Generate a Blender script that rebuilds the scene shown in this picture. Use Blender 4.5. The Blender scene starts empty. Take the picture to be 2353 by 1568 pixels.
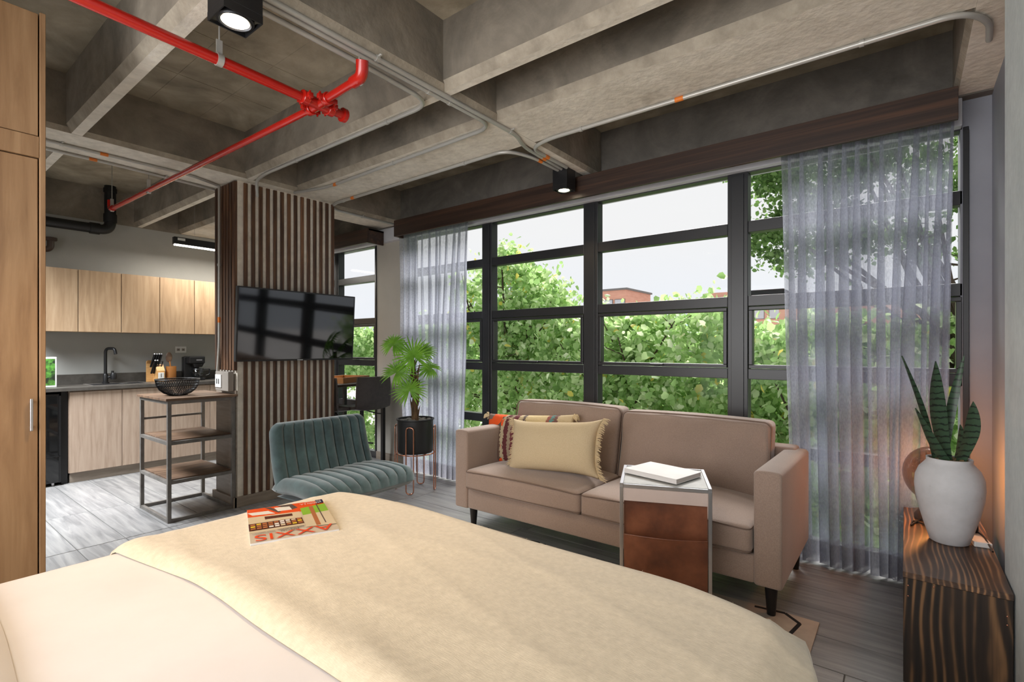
import bpy, bmesh, math, random
import numpy as np
from mathutils import Vector, Matrix
R = math.radians
S = bpy.context.scene
COL = S.collection
random.seed(7)

# ------------------------------------------------------------------ camera, sky, lights, exposure
cam = bpy.data.objects.new('camera', bpy.data.cameras.new('camera'))
COL.objects.link(cam)
cam.location = (0, 0, 1.27)
cam.rotation_euler = (R(90), 0, R(37.866))
cam.data.sensor_width = 36.0
cam.data.lens = 17.778
cam.data.shift_y = 0.0068
cam.data.clip_start = 0.02
cam.data.clip_end = 400
S.camera = cam
S.view_settings.view_transform = 'Standard'
S.view_settings.look = 'None'
S.view_settings.gamma = 1
S.view_settings.use_curve_mapping = False
S.view_settings.exposure = 0.0

w = bpy.data.worlds.new('overcast_sky'); S.world = w; w.use_nodes = True
nt = w.node_tree
bg = nt.nodes['Background']
tc = nt.nodes.new('ShaderNodeTexCoord'); sep = nt.nodes.new('ShaderNodeSeparateXYZ'); cr = nt.nodes.new('ShaderNodeValToRGB')
nt.links.new(tc.outputs['Generated'], sep.inputs[0]); nt.links.new(sep.outputs['Z'], cr.inputs[0]); nt.links.new(cr.outputs[0], bg.inputs[0])
cr.color_ramp.elements[0].position = 0.0; cr.color_ramp.elements[0].color = (0.82, 0.86, 0.93, 1)
cr.color_ramp.elements[1].position = 0.22; cr.color_ramp.elements[1].color = (0.865, 0.865, 0.87, 1)
bg.inputs[1].default_value = 1.06

def light(name, kind, loc, energy, color, rot=(0, 0, 0), **kw):
    d = bpy.data.lights.new(name, kind); d.energy = energy; d.color = color
    for k, v in kw.items(): setattr(d, k, v)
    o = bpy.data.objects.new(name, d); COL.objects.link(o); o.location = loc; o.rotation_euler = rot
    return o
# veiled daylight sun from the window side
light('sun', 'SUN', (0, 20, 20), 8.0, (1.0, 0.98, 0.96), (R(-44), 0, R(12)), angle=R(35))
# added fill light over the bedroom end, unseen behind the camera
light('bedroom_fill_light', 'AREA', (-1.1, -1.0, 2.5), 17, (1.0, 0.95, 0.9), (R(40), 0, 0), shape='RECTANGLE', size=2.2, size_y=0.9)
# added fill light at the solid back wall, standing in for rear daylight
light('rear_fill_light', 'AREA', (-1.6, -1.74, 1.35), 130, (0.97, 0.98, 1.0), (R(90), 0, 0), shape='RECTANGLE', size=3.4, size_y=1.9)
light('kitchen_fill_light', 'AREA', (-5.3, 0.15, 2.5), 120, (0.93, 0.97, 1.0), (R(14), 0, 0), shape='RECTANGLE', size=1.6, size_y=0.8, spread=R(115))  # added fill, hidden beyond the wardrobe, to brighten the kitchen floor
WARM = (1.0, 0.72, 0.38)

# ------------------------------------------------------------------ materials
def s2l(c): return tuple(((x/255+0.055)/1.055)**2.4 if x/255 > 0.04045 else x/255/12.92 for x in c)
def mat(name, cols, scale=(1, 1, 1), noise=4.0, detail=6.0, rough=0.6, metal=0.0, bump=0.0, bscale=60.0, bstretch=(1, 1, 1),
        rnd=0.0, dist=0.0, spec=0.5, nrough=0.6, sheen=0.0, coat=0.0, trans=0.0, mix2=None, coord='Object', bdist=0.01):
    """procedural material: stretched noise -> colour ramp, per-object variation, fine bump"""
    m = bpy.data.materials.new(name); m.use_nodes = True; n = m.node_tree.nodes; L = m.node_tree.links
    b = n['Principled BSDF']; b.inputs['Roughness'].default_value = rough; b.inputs['Metallic'].default_value = metal
    b.inputs['Specular IOR Level'].default_value = spec; b.inputs['Sheen Weight'].default_value = sheen; b.inputs['Coat Weight'].default_value = coat
    tcn = n.new('ShaderNodeTexCoord'); mp = n.new('ShaderNodeMapping'); mp.inputs['Scale'].default_value = scale
    L.new(tcn.outputs[coord], mp.inputs[0])
    oi = n.new('ShaderNodeObjectInfo')
    if rnd:
        vm = n.new('ShaderNodeVectorMath'); vm.operation = 'SCALE'; vm.inputs[0].default_value = (13.1, 7.7, 9.3)
        L.new(oi.outputs['Random'], vm.inputs['Scale']); L.new(vm.outputs[0], mp.inputs['Location'])
    nz = n.new('ShaderNodeTexNoise'); nz.inputs['Scale'].default_value = noise; nz.inputs['Detail'].default_value = detail
    nz.inputs['Roughness'].default_value = nrough; nz.inputs['Distortion'].default_value = dist
    L.new(mp.outputs[0], nz.inputs['Vector'])
    rp = n.new('ShaderNodeValToRGB'); L.new(nz.outputs['Fac'], rp.inputs[0])
    els = rp.color_ramp.elements
    while len(els) < len(cols): els.new(0.5)
    for e, (p, c) in zip(els, cols): e.position = p; e.color = (*s2l(c), 1)
    out = rp.outputs[0]
    if mix2:                                    # large blotches multiplied over the base: (scale, low, high)
        n2 = n.new('ShaderNodeTexNoise'); n2.inputs['Scale'].default_value = mix2[0]; n2.inputs['Detail'].default_value = 5
        L.new(tcn.outputs[coord], n2.inputs['Vector'])
        mr = n.new('ShaderNodeMapRange'); mr.inputs[1].default_value = 0.3; mr.inputs[2].default_value = 0.7
        mr.inputs[3].default_value = mix2[1]; mr.inputs[4].default_value = mix2[2]; L.new(n2.outputs['Fac'], mr.inputs[0])
        h2 = n.new('ShaderNodeHueSaturation'); L.new(out, h2.inputs['Color']); L.new(mr.outputs[0], h2.inputs['Value']); out = h2.outputs[0]
    if rnd:
        hs = n.new('ShaderNodeHueSaturation'); mr = n.new('ShaderNodeMapRange')
        mr.inputs[3].default_value = 1-rnd; mr.inputs[4].default_value = 1+rnd
        L.new(oi.outputs['Random'], mr.inputs[0]); L.new(mr.outputs[0], hs.inputs['Value']); L.new(out, hs.inputs['Color']); out = hs.outputs[0]
    L.new(out, b.inputs['Base Color'])
    if bump:
        mb = n.new('ShaderNodeMapping'); mb.inputs['Scale'].default_value = bstretch; L.new(tcn.outputs[coord], mb.inputs[0])
        nb = n.new('ShaderNodeTexNoise'); nb.inputs['Scale'].default_value = bscale; nb.inputs['Detail'].default_value = 4; L.new(mb.outputs[0], nb.inputs['Vector'])
        bp = n.new('ShaderNodeBump'); bp.inputs['Strength'].default_value = bump; bp.inputs['Distance'].default_value = bdist
        L.new(nb.outputs['Fac'], bp.inputs['Height']); L.new(bp.outputs[0], b.inputs['Normal'])
    if trans:
        tr = n.new('ShaderNodeBsdfTranslucent'); mx = n.new('ShaderNodeMixShader'); mx.inputs[0].default_value = trans
        L.new(out, tr.inputs[0]); L.new(b.outputs[0], mx.inputs[1]); L.new(tr.outputs[0], mx.inputs[2]); L.new(mx.outputs[0], n['Material Output'].inputs[0])
    return m
def flat(name, c, rough=0.5, metal=0.0, **kw): return mat(name, [(0.35, tuple(x*0.95 for x in c)), (0.65, c)], rough=rough, metal=metal, **kw)
def emit(name, c, s):
    m = bpy.data.materials.new(name); m.use_nodes = True; n = m.node_tree.nodes
    b = n['Principled BSDF']; b.inputs['Emission Color'].default_value = (*c, 1); b.inputs['Emission Strength'].default_value = s
    b.inputs['Base Color'].default_value = (0.8, 0.8, 0.8, 1)
    return m

M = {}
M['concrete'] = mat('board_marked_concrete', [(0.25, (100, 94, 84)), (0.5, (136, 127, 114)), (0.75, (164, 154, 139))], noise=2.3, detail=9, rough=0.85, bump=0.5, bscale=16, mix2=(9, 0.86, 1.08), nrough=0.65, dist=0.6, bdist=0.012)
M['concrete_soffit'] = mat('pale_soffit_concrete', [(0.2, (150, 138, 120)), (0.42, (214, 206, 192)), (0.8, (232, 226, 214))], noise=3.2, detail=10, rough=0.85, bump=0.45, bscale=30, mix2=(22, 0.86, 1.05), nrough=0.7)  # paler concrete, lightened further for daylight bounced up from below
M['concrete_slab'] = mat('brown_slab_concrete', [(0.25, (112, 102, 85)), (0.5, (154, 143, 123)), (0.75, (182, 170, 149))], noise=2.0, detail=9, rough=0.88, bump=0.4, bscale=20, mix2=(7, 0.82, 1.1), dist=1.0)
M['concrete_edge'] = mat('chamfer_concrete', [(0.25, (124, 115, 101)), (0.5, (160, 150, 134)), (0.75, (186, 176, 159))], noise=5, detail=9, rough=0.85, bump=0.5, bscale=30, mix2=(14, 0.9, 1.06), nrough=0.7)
M['concrete_shade_toned'] = mat('shade_toned_form_lined_concrete', [(0.25, (78, 74, 68)), (0.5, (104, 99, 92)), (0.75, (128, 122, 113))], noise=2.6, detail=9, rough=0.85, bump=0.6, bscale=14, mix2=(6, 0.85, 1.1), nrough=0.65, dist=0.8, bdist=0.012)  # edge beam darkened: the shade of its room-side face is put into the colour
M['concrete_wall'] = mat('smooth_grey_concrete_wall', [(0.3, (200, 208, 210)), (0.7, (218, 225, 226))], noise=5, rough=0.8, bump=0.15, bscale=50, mix2=(30, 0.93, 1.03))
M['paint_grey'] = mat('grey_wall_paint', [(0.3, (162, 162, 158)), (0.7, (170, 170, 166))], noise=3, rough=0.75, bump=0.05, bscale=90)
M['paint_white'] = mat('white_wall_paint', [(0.3, (214, 212, 206)), (0.7, (222, 220, 214))], noise=3, rough=0.8)
M['paint_pier'] = mat('warm_grey_pier_paint', [(0.3, (172, 168, 160)), (0.7, (180, 176, 168))], noise=3, rough=0.75)
M['paint_cool'] = mat('cool_grey_recess_paint', [(0.3, (136, 138, 146)), (0.7, (146, 148, 156))], noise=3, rough=0.7)
M['lintel'] = flat('pale_lintel_paint', (205, 206, 212), 0.6)
M['grout'] = flat('tile_grout', (92, 88, 84), 0.9)
M['tile'] = mat('grey_wood_look_tile', [(0.25, (100, 100, 101)), (0.5, (132, 131, 131)), (0.75, (158, 156, 154))], scale=(0.7, 9, 1), noise=2.6, detail=8, rough=0.38, bump=0.12, bscale=40, bstretch=(0.5, 8, 1), rnd=0.1, dist=0.8, mix2=(3, 0.92, 1.06))
M['skirting'] = mat('grey_tile_skirting', [(0.3, (126, 114, 102)), (0.7, (150, 138, 125))], scale=(1, 1, 8), noise=5, rough=0.5)
M['oak'] = mat('warm_oak_laminate', [(0.25, (112, 82, 54)), (0.5, (138, 106, 74)), (0.75, (156, 124, 90))], scale=(9, 9, 0.8), noise=2.4, detail=9, rough=0.5, bump=0.06, bscale=60, bstretch=(1, 1, 0.06), dist=0.5, rnd=0.03)
M['oak_light'] = mat('light_oak_laminate', [(0.25, (150, 122, 94)), (0.5, (172, 144, 114)), (0.75, (188, 162, 132))], scale=(10, 10, 0.8), noise=2.6, detail=9, rough=0.5, dist=0.5, rnd=0.04)
M['oak_grey'] = mat('greyed_oak_laminate', [(0.25, (148, 126, 108)), (0.5, (174, 152, 134)), (0.75, (188, 168, 150))], scale=(12, 12, 0.8), noise=2.8, detail=9, rough=0.5, dist=0.5, rnd=0.03)
M['slat'] = mat('dark_stained_slat', [(0.3, (44, 28, 18)), (0.5, (82, 55, 37)), (0.72, (122, 86, 58))], scale=(12, 12, 0.7), noise=3.0, detail=8, rough=0.5, rnd=0.3, dist=0.7, bump=0.1, bscale=40, bstretch=(1, 1, 0.1))
M['pelmet'] = mat('dark_walnut_pelmet', [(0.3, (38, 27, 22)), (0.5, (56, 40, 32)), (0.75, (88, 60, 43))], scale=(0.35, 10, 16), noise=2.0, detail=7, rough=0.45, dist=0.6)
def grain_mat(name, axis, dark, mid, light, rough=0.4, freq=260, wav=9):
    """stained pine: roughly parallel growth lines across x that wander slowly along one axis"""
    m = bpy.data.materials.new(name); m.use_nodes = True; n = m.node_tree.nodes; L = m.node_tree.links; b = n['Principled BSDF']
    def math_(op, a, b_=None, c=None):
        q = n.new('ShaderNodeMath'); q.operation = op
        for k, v in enumerate((a, b_, c)):
            if v is None: continue
            if isinstance(v, (int, float)): q.inputs[k].default_value = v
            else: L.new(v, q.inputs[k])
        return q.outputs[0]
    def noise(sc, det, st):
        mp = n.new('ShaderNodeMapping'); q = [1, 1, 1]; q[axis] = st; mp.inputs['Scale'].default_value = q; L.new(tcn.outputs['Object'], mp.inputs[0])
        z = n.new('ShaderNodeTexNoise'); z.inputs['Scale'].default_value = sc; z.inputs['Detail'].default_value = det; L.new(mp.outputs[0], z.inputs['Vector']); return z.outputs['Fac']
    tcn = n.new('ShaderNodeTexCoord'); sp = n.new('ShaderNodeSeparateXYZ'); L.new(tcn.outputs['Object'], sp.inputs[0])
    wob = noise(7.0, 1.0, 0.22); ph = math_('MULTIPLY_ADD', wob, wav*3.0, math_('MULTIPLY', sp.outputs['X'], freq))
    ring = math_('POWER', math_('MULTIPLY_ADD', math_('SINE', ph), 0.5, 0.5), 2.2)
    fine = noise(90, 4, 0.04); blot = noise(9, 3, 0.15)
    v = math_('ADD', math_('MULTIPLY', math_('MULTIPLY', ring, math_('SUBTRACT', noise(16, 2, 0.25), 0.15)), 0.95), math_('ADD', math_('MULTIPLY', fine, 0.35), math_('MULTIPLY', blot, 0.45)))
    rp = n.new('ShaderNodeValToRGB'); L.new(v, rp.inputs[0]); e = rp.color_ramp.elements; e.new(0.5)
    for k, (p, c) in enumerate(((0.34, dark), (0.55, mid), (0.86, light))): e[k].position = p; e[k].color = (*s2l(c), 1)
    L.new(rp.outputs[0], b.inputs['Base Color']); b.inputs['Roughness'].default_value = rough
    return m
M['pine_y'] = grain_mat('dark_stained_pine_top', 1, (60, 46, 38), (92, 70, 56), (170, 128, 92), 0.4, 330, 9)
M['pine_z'] = grain_mat('dark_stained_pine_end', 2, (30, 23, 18), (58, 43, 32), (132, 98, 66), 0.5, 190, 8)
M['cartwood'] = mat('rustic_board', [(0.3, (62, 44, 32)), (0.5, (100, 76, 58)), (0.75, (140, 112, 88))], scale=(14, 1, 1), noise=4, detail=8, rough=0.55, dist=0.4)
M['steel_tube'] = mat('raw_steel_tube', [(0.3, (98, 94, 90)), (0.7, (126, 121, 116))], noise=14, rough=0.42, metal=0.2, spec=0.5)
M['steel_bright'] = flat('brushed_steel', (190, 190, 194), 0.3, 1.0)
M['zinc'] = flat('galvanised_conduit', (186, 184, 178), 0.35, 0.35)
M['orange'] = flat('orange_marker_tape', (222, 122, 40), 0.5)
M['red'] = flat('red_pipe_enamel', (182, 28, 18), 0.25, coat=0.5)
M['black_metal'] = flat('black_powder_coat', (26, 26, 28), 0.4)
M['black_plastic'] = flat('black_plastic', (18, 18, 20), 0.35)
M['black_pipe'] = flat('black_drain_pipe', (22, 22, 23), 0.45)
M['brown_metal'] = flat('brown_drain_elbow', (74, 58, 50), 0.4)
M['frame'] = flat('anthracite_window_frame', (42, 43, 46), 0.35, spec=0.5)
M['black_glass'] = flat('black_glass', (8, 9, 11), 0.04, spec=0.7)
M['tv_screen'] = flat('glossy_tv_panel', (5, 6, 8), 0.06, spec=0.8)
M['counter'] = mat('dark_grey_worktop', [(0.3, (66, 62, 58)), (0.7, (88, 84, 79))], noise=12, rough=0.35)
M['counter_edge'] = flat('brown_worktop_edge', (104, 88, 76), 0.5)
M['white_plastic'] = flat('white_plastic', (222, 222, 220), 0.4)
M['grey_plate'] = flat('grey_outlet_box', (150, 142, 134), 0.5)
M['sofa'] = mat('taupe_woven_fabric', [(0.3, (142, 121, 108)), (0.7, (160, 138, 124))], noise=260, detail=2, rough=0.95, bump=0.25, bscale=420, sheen=0.35, mix2=(4, 0.93, 1.05), bdist=0.002)
M['sofa_pipe'] = flat('taupe_piping', (118, 98, 86), 0.9)
M['velvet'] = mat('teal_velvet', [(0.3, (40, 60, 63)), (0.7, (64, 88, 90))], noise=7, rough=0.8, sheen=0.5, mix2=(14, 0.85, 1.12), bump=0.1, bscale=300, bdist=0.002)
M['sheet'] = mat('white_bed_linen', [(0.3, (222, 214, 212)), (0.7, (230, 223, 221))], noise=3, rough=0.9, bump=0.05, bscale=9, bdist=0.02)
M['blanket'] = mat('cream_wool_blanket', [(0.3, (198, 182, 156)), (0.7, (216, 200, 174))], scale=(1, 1, 1), noise=60, detail=6, rough=1.0, bump=0.3, bscale=260, bstretch=(0.35, 2.6, 1), sheen=0.4, mix2=(4, 0.96, 1.03), bdist=0.002)
M['cream_linen'] = mat('cream_linen', [(0.3, (192, 170, 134)), (0.7, (208, 188, 154))], noise=240, detail=3, rough=0.95, bump=0.3, bscale=500, bdist=0.002)
M['cream_wool'] = flat('cream_tuft', (212, 190, 152), 1.0)
M['leather'] = mat('cognac_leather', [(0.3, (72, 40, 26)), (0.5, (108, 62, 40)), (0.75, (140, 86, 58))], noise=5, detail=4, rough=0.38, bump=0.15, bscale=160, bdist=0.003)
M['suede'] = flat('pale_lining', (196, 178, 170), 0.9)
M['stool'] = mat('dark_brown_leatherette', [(0.3, (50, 42, 40)), (0.7, (66, 57, 54))], noise=30, rough=0.45)
M['copper'] = flat('rose_copper_wire', (212, 150, 124), 0.22, 1.0)
M['pot_black'] = flat('black_pot', (30, 31, 32), 0.45)
M['trunk'] = mat('fibrous_trunk', [(0.3, (50, 36, 24)), (0.7, (120, 92, 62))], scale=(4, 4, 0.6), noise=22, rough=0.9, bump=0.6, bscale=60)
M['pebble'] = flat('grey_pebbles', (112, 110, 104), 0.8)
M['soil'] = mat('bark_chips', [(0.3, (50, 38, 26)), (0.7, (150, 126, 88))], noise=60, rough=0.95, bump=0.8, bscale=80)
M['palm'] = mat('bright_palm_leaf', [(0.3, (96, 150, 44)), (0.7, (146, 200, 72))], noise=9, rough=0.42, trans=0.35, spec=0.4)
M['vase'] = mat('white_cast_vase', [(0.27, (120, 118, 114)), (0.33, (198, 198, 200)), (0.7, (210, 210, 213))], noise=13, detail=3, rough=0.75, bump=0.1, bscale=40)
M['rug'] = mat('cream_flatweave_rug', [(0.35, (158, 146, 134)), (0.55, (192, 178, 162)), (0.7, (204, 190, 172))], noise=2.6, detail=4, rough=1.0, bump=0.3, bscale=240, bdist=0.003)
M['rug_line'] = flat('black_rug_line', (30, 28, 28), 1.0)
M['amber_wood'] = flat('honey_wood', (166, 108, 54), 0.4)
M['beech'] = mat('beech_block', [(0.3, (190, 142, 86)), (0.7, (216, 170, 112))], scale=(1, 1, 4), noise=14, rough=0.5)
M['paper'] = flat('white_paper', (226, 222, 220), 0.6)
M['leafdark'] = flat('branch_bark', (74, 60, 48), 0.9)
M['brick'] = mat('orange_brick_facade', [(0.3, (206, 152, 130)), (0.7, (220, 168, 146))], scale=(1, 1, 6), noise=1, rough=0.9)
M['tower'] = flat('blue_grey_tower', (98, 114, 128), 0.5)
M['farpane'] = flat('pale_far_window', (196, 200, 206), 0.3)
M['farroof'] = flat('grey_far_roof', (120, 118, 116), 0.8)
M['street'] = mat('pale_paved_street', [(0.3, (176, 172, 170)), (0.7, (204, 200, 198))], noise=0.6, rough=0.9)
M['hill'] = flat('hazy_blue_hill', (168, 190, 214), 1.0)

def leaf_mat(name, cols):
    m = bpy.data.materials.new(name); m.use_nodes = True; n = m.node_tree.nodes; L = m.node_tree.links; b = n['Principled BSDF']
    g = n.new('ShaderNodeNewGeometry'); rp = n.new('ShaderNodeValToRGB'); L.new(g.outputs['Random Per Island'], rp.inputs[0])
    e = rp.color_ramp.elements
    while len(e) < len(cols): e.new(0.5)
    for k, (p, c) in zip(e, cols): k.position = p; k.color = (*s2l(c), 1)
    tr = n.new('ShaderNodeBsdfTranslucent'); mx = n.new('ShaderNodeMixShader'); mx.inputs[0].default_value = 0.55
    L.new(rp.outputs[0], b.inputs['Base Color']); L.new(rp.outputs[0], tr.inputs[0]); b.inputs['Roughness'].default_value = 0.45
    L.new(b.outputs[0], mx.inputs[1]); L.new(tr.outputs[0], mx.inputs[2]); L.new(mx.outputs[0], n['Material Output'].inputs[0])
    return m
M['leaf'] = leaf_mat('garden_leaves', [(0.0, (138, 174, 104)), (0.35, (174, 208, 134)), (0.7, (206, 230, 166)), (0.97, (234, 242, 208)), (0.98, (238, 220, 110)), (1.0, (238, 222, 120))])
M['leaf2'] = leaf_mat('deep_garden_leaves', [(0.0, (126, 164, 96)), (0.5, (168, 202, 130)), (1.0, (210, 230, 170))])
M['leaf3'] = leaf_mat('feathery_leaves', [(0.0, (84, 116, 62)), (0.5, (112, 146, 80)), (1.0, (150, 180, 112))])

def glass_mat():
    m = bpy.data.materials.new('clear_window_glass'); m.use_nodes = True; n = m.node_tree.nodes; L = m.node_tree.links
    n.remove(n['Principled BSDF']); t = n.new('ShaderNodeBsdfTransparent'); t.inputs[0].default_value = (0.985, 0.99, 0.99, 1)
    g = n.new('ShaderNodeBsdfGlossy'); g.inputs['Roughness'].default_value = 0.02; f = n.new('ShaderNodeLayerWeight'); f.inputs[0].default_value = 0.5; pw = n.new('ShaderNodeMath'); pw.operation = 'POWER'; pw.inputs[1].default_value = 5; L.new(f.outputs['Facing'], pw.inputs[0]); pm = n.new('ShaderNodeMath'); pm.operation = 'MULTIPLY_ADD'; pm.inputs[1].default_value = 0.5; pm.inputs[2].default_value = 0.006; L.new(pw.outputs[0], pm.inputs[0]); f = pm
    x = n.new('ShaderNodeMixShader'); L.new(f.outputs[0], x.inputs[0]); L.new(t.outputs[0], x.inputs[1]); L.new(g.outputs[0], x.inputs[2]); L.new(x.outputs[0], n['Material Output'].inputs[0])
    return m
M['glass'] = glass_mat()
def smoke_glass(name, c):
    m = bpy.data.materials.new(name); m.use_nodes = True; n = m.node_tree.nodes; L = m.node_tree.links
    n.remove(n['Principled BSDF']); t = n.new('ShaderNodeBsdfTransparent'); t.inputs[0].default_value = (*c, 1)
    g = n.new('ShaderNodeBsdfGlossy'); g.inputs['Roughness'].default_value = 0.03; f = n.new('ShaderNodeLayerWeight'); f.inputs[0].default_value = 0.5; pw = n.new('ShaderNodeMath'); pw.operation = 'POWER'; pw.inputs[1].default_value = 4; L.new(f.outputs['Facing'], pw.inputs[0]); pm = n.new('ShaderNodeMath'); pm.operation = 'MULTIPLY_ADD'; pm.inputs[1].default_value = 0.7; pm.inputs[2].default_value = 0.06; L.new(pw.outputs[0], pm.inputs[0]); f = pm
    x = n.new('ShaderNodeMixShader'); L.new(f.outputs[0], x.inputs[0]); L.new(t.outputs[0], x.inputs[1]); L.new(g.outputs[0], x.inputs[2]); L.new(x.outputs[0], n['Material Output'].inputs[0])
    return m
M['smoke'] = smoke_glass('smoked_glass', (0.62, 0.52, 0.46))
M['carafe'] = smoke_glass('carafe_glass', (0.75, 0.76, 0.78))
def voile(name, c, holes):
    m = bpy.data.materials.new(name); m.use_nodes = True; n = m.node_tree.nodes; L = m.node_tree.links; b = n['Principled BSDF']
    tcn = n.new('ShaderNodeTexCoord'); mp = n.new('ShaderNodeMapping'); mp.inputs['Scale'].default_value = (1, 1, 0.35); L.new(tcn.outputs['Object'], mp.inputs[0])
    nz = n.new('ShaderNodeTexNoise'); nz.inputs['Scale'].default_value = 160; nz.inputs['Detail'].default_value = 3; L.new(mp.outputs[0], nz.inputs['Vector'])
    mr = n.new('ShaderNodeMapRange'); mr.inputs[1].default_value = 0.35; mr.inputs[2].default_value = 0.65; mr.inputs[3].default_value = holes-0.12; mr.inputs[4].default_value = holes+0.12
    L.new(nz.outputs['Fac'], mr.inputs[0])
    b.inputs['Base Color'].default_value = (*s2l(c), 1); b.inputs['Roughness'].default_value = 0.9
    tl = n.new('ShaderNodeBsdfTranslucent'); tl.inputs[0].default_value = (*s2l(c), 1)
    m1 = n.new('ShaderNodeMixShader'); m1.inputs[0].default_value = 0.74; L.new(b.outputs[0], m1.inputs[1]); L.new(tl.outputs[0], m1.inputs[2])
    tp = n.new('ShaderNodeBsdfTransparent'); m2 = n.new('ShaderNodeMixShader'); L.new(mr.outputs[0], m2.inputs[0]); L.new(m1.outputs[0], m2.inputs[1]); L.new(tp.outputs[0], m2.inputs[2])
    L.new(m2.outputs[0], n['Material Output'].inputs[0])
    return m
M['voile'] = voile('grey_voile', (178, 181, 194), 0.36)
M['voile_hem'] = voile('grey_voile_hem', (152, 152, 162), 0.16)

def kilim_mat():
    m = bpy.data.materials.new('kilim_weave'); m.use_nodes = True; n = m.node_tree.nodes; L = m.node_tree.links; b = n['Principled BSDF']; b.inputs['Roughness'].default_value = 1
    tcn = n.new('ShaderNodeTexCoord'); sp = n.new('ShaderNodeSeparateXYZ'); L.new(tcn.outputs['Object'], sp.inputs[0])
    nz = n.new('ShaderNodeTexNoise'); nz.inputs['Scale'].default_value = 70; L.new(tcn.outputs['Object'], nz.inputs['Vector'])
    ma = n.new('ShaderNodeMath'); ma.operation = 'MULTIPLY_ADD'; ma.inputs[1].default_value = 0.05; L.new(nz.outputs['Fac'], ma.inputs[0]); L.new(sp.outputs['X'], ma.inputs[2])
    mr = n.new('ShaderNodeMapRange'); mr.inputs[1].default_value = -0.3; mr.inputs[2].default_value = 0.33; L.new(ma.outputs[0], mr.inputs[0])
    rp = n.new('ShaderNodeValToRGB'); rp.color_ramp.interpolation = 'CONSTANT'; L.new(mr.outputs[0], rp.inputs[0])
    cols = [(0, (120, 100, 90)), (0.13, (96, 74, 62)), (0.2, (176, 160, 130)), (0.25, (92, 44, 46)), (0.31, (150, 132, 110)), (0.35, (104, 50, 54)), (0.42, (196, 176, 140)), (0.48, (110, 96, 88)), (0.52, (214, 192, 146)), (0.8, (150, 92, 80)), (0.84, (92, 140, 136)), (0.88, (120, 86, 80)), (0.93, (204, 184, 148))]
    e = rp.color_ramp.elements
    while len(e) < len(cols): e.new(0.5)
    for k, (p, c) in zip(e, cols): k.position = p; k.color = (*s2l(c), 1)
    vo = n.new('ShaderNodeTexVoronoi'); vo.inputs['Scale'].default_value = 9; L.new(tcn.outputs['Object'], vo.inputs['Vector'])
    a = n.new('ShaderNodeMath'); a.operation = 'LESS_THAN'; a.inputs[1].default_value = 0.5; L.new(vo.outputs['Distance'], a.inputs[0])
    a2 = n.new('ShaderNodeMath'); a2.operation = 'LESS_THAN'; a2.inputs[1].default_value = -0.185; L.new(sp.outputs['X'], a2.inputs[0])
    a3 = n.new('ShaderNodeMath'); a3.operation = 'MULTIPLY'; L.new(a.outputs[0], a3.inputs[0]); L.new(a2.outputs[0], a3.inputs[1])
    mx = n.new('ShaderNodeMix'); mx.data_type = 'RGBA'; L.new(a3.outputs[0], mx.inputs[0]); L.new(rp.outputs[0], mx.inputs[6]); mx.inputs[7].default_value = (*s2l((226, 84, 26)), 1)
    L.new(mx.outputs[2], b.inputs['Base Color'])
    bp = n.new('ShaderNodeBump'); bp.inputs['Strength'].default_value = 0.7; bp.inputs['Distance'].default_value = 0.005; L.new(nz.outputs['Fac'], bp.inputs['Height']); L.new(bp.outputs[0], b.inputs['Normal'])
    return m
M['kilim'] = kilim_mat()
def snake_mat():
    m = bpy.data.materials.new('banded_snake_leaf'); m.use_nodes = True; n = m.node_tree.nodes; L = m.node_tree.links; b = n['Principled BSDF']; b.inputs['Roughness'].default_value = 0.4
    tcn = n.new('ShaderNodeTexCoord'); sp = n.new('ShaderNodeSeparateXYZ'); L.new(tcn.outputs['Object'], sp.inputs[0])
    nz = n.new('ShaderNodeTexNoise'); nz.inputs['Scale'].default_value = 45; L.new(tcn.outputs['Object'], nz.inputs['Vector'])
    ma = n.new('ShaderNodeMath'); ma.operation = 'MULTIPLY_ADD'; ma.inputs[1].default_value = 0.02; L.new(nz.outputs['Fac'], ma.inputs[0]); L.new(sp.outputs['Z'], ma.inputs[2])
    s1 = n.new('ShaderNodeMath'); s1.operation = 'MULTIPLY'; s1.inputs[1].default_value = 230; L.new(ma.outputs[0], s1.inputs[0])
    s2 = n.new('ShaderNodeMath'); s2.operation = 'SINE'; L.new(s1.outputs[0], s2.inputs[0])
    rp = n.new('ShaderNodeValToRGB'); L.new(s2.outputs[0], rp.inputs[0]); e = rp.color_ramp.elements
    e[0].position = 0.55; e[0].color = (*s2l((62, 88, 66)), 1); e[1].position = 0.9; e[1].color = (*s2l((30, 44, 36)), 1)
    L.new(rp.outputs[0], b.inputs['Base Color'])
    return m
M['snake'] = snake_mat()

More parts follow.
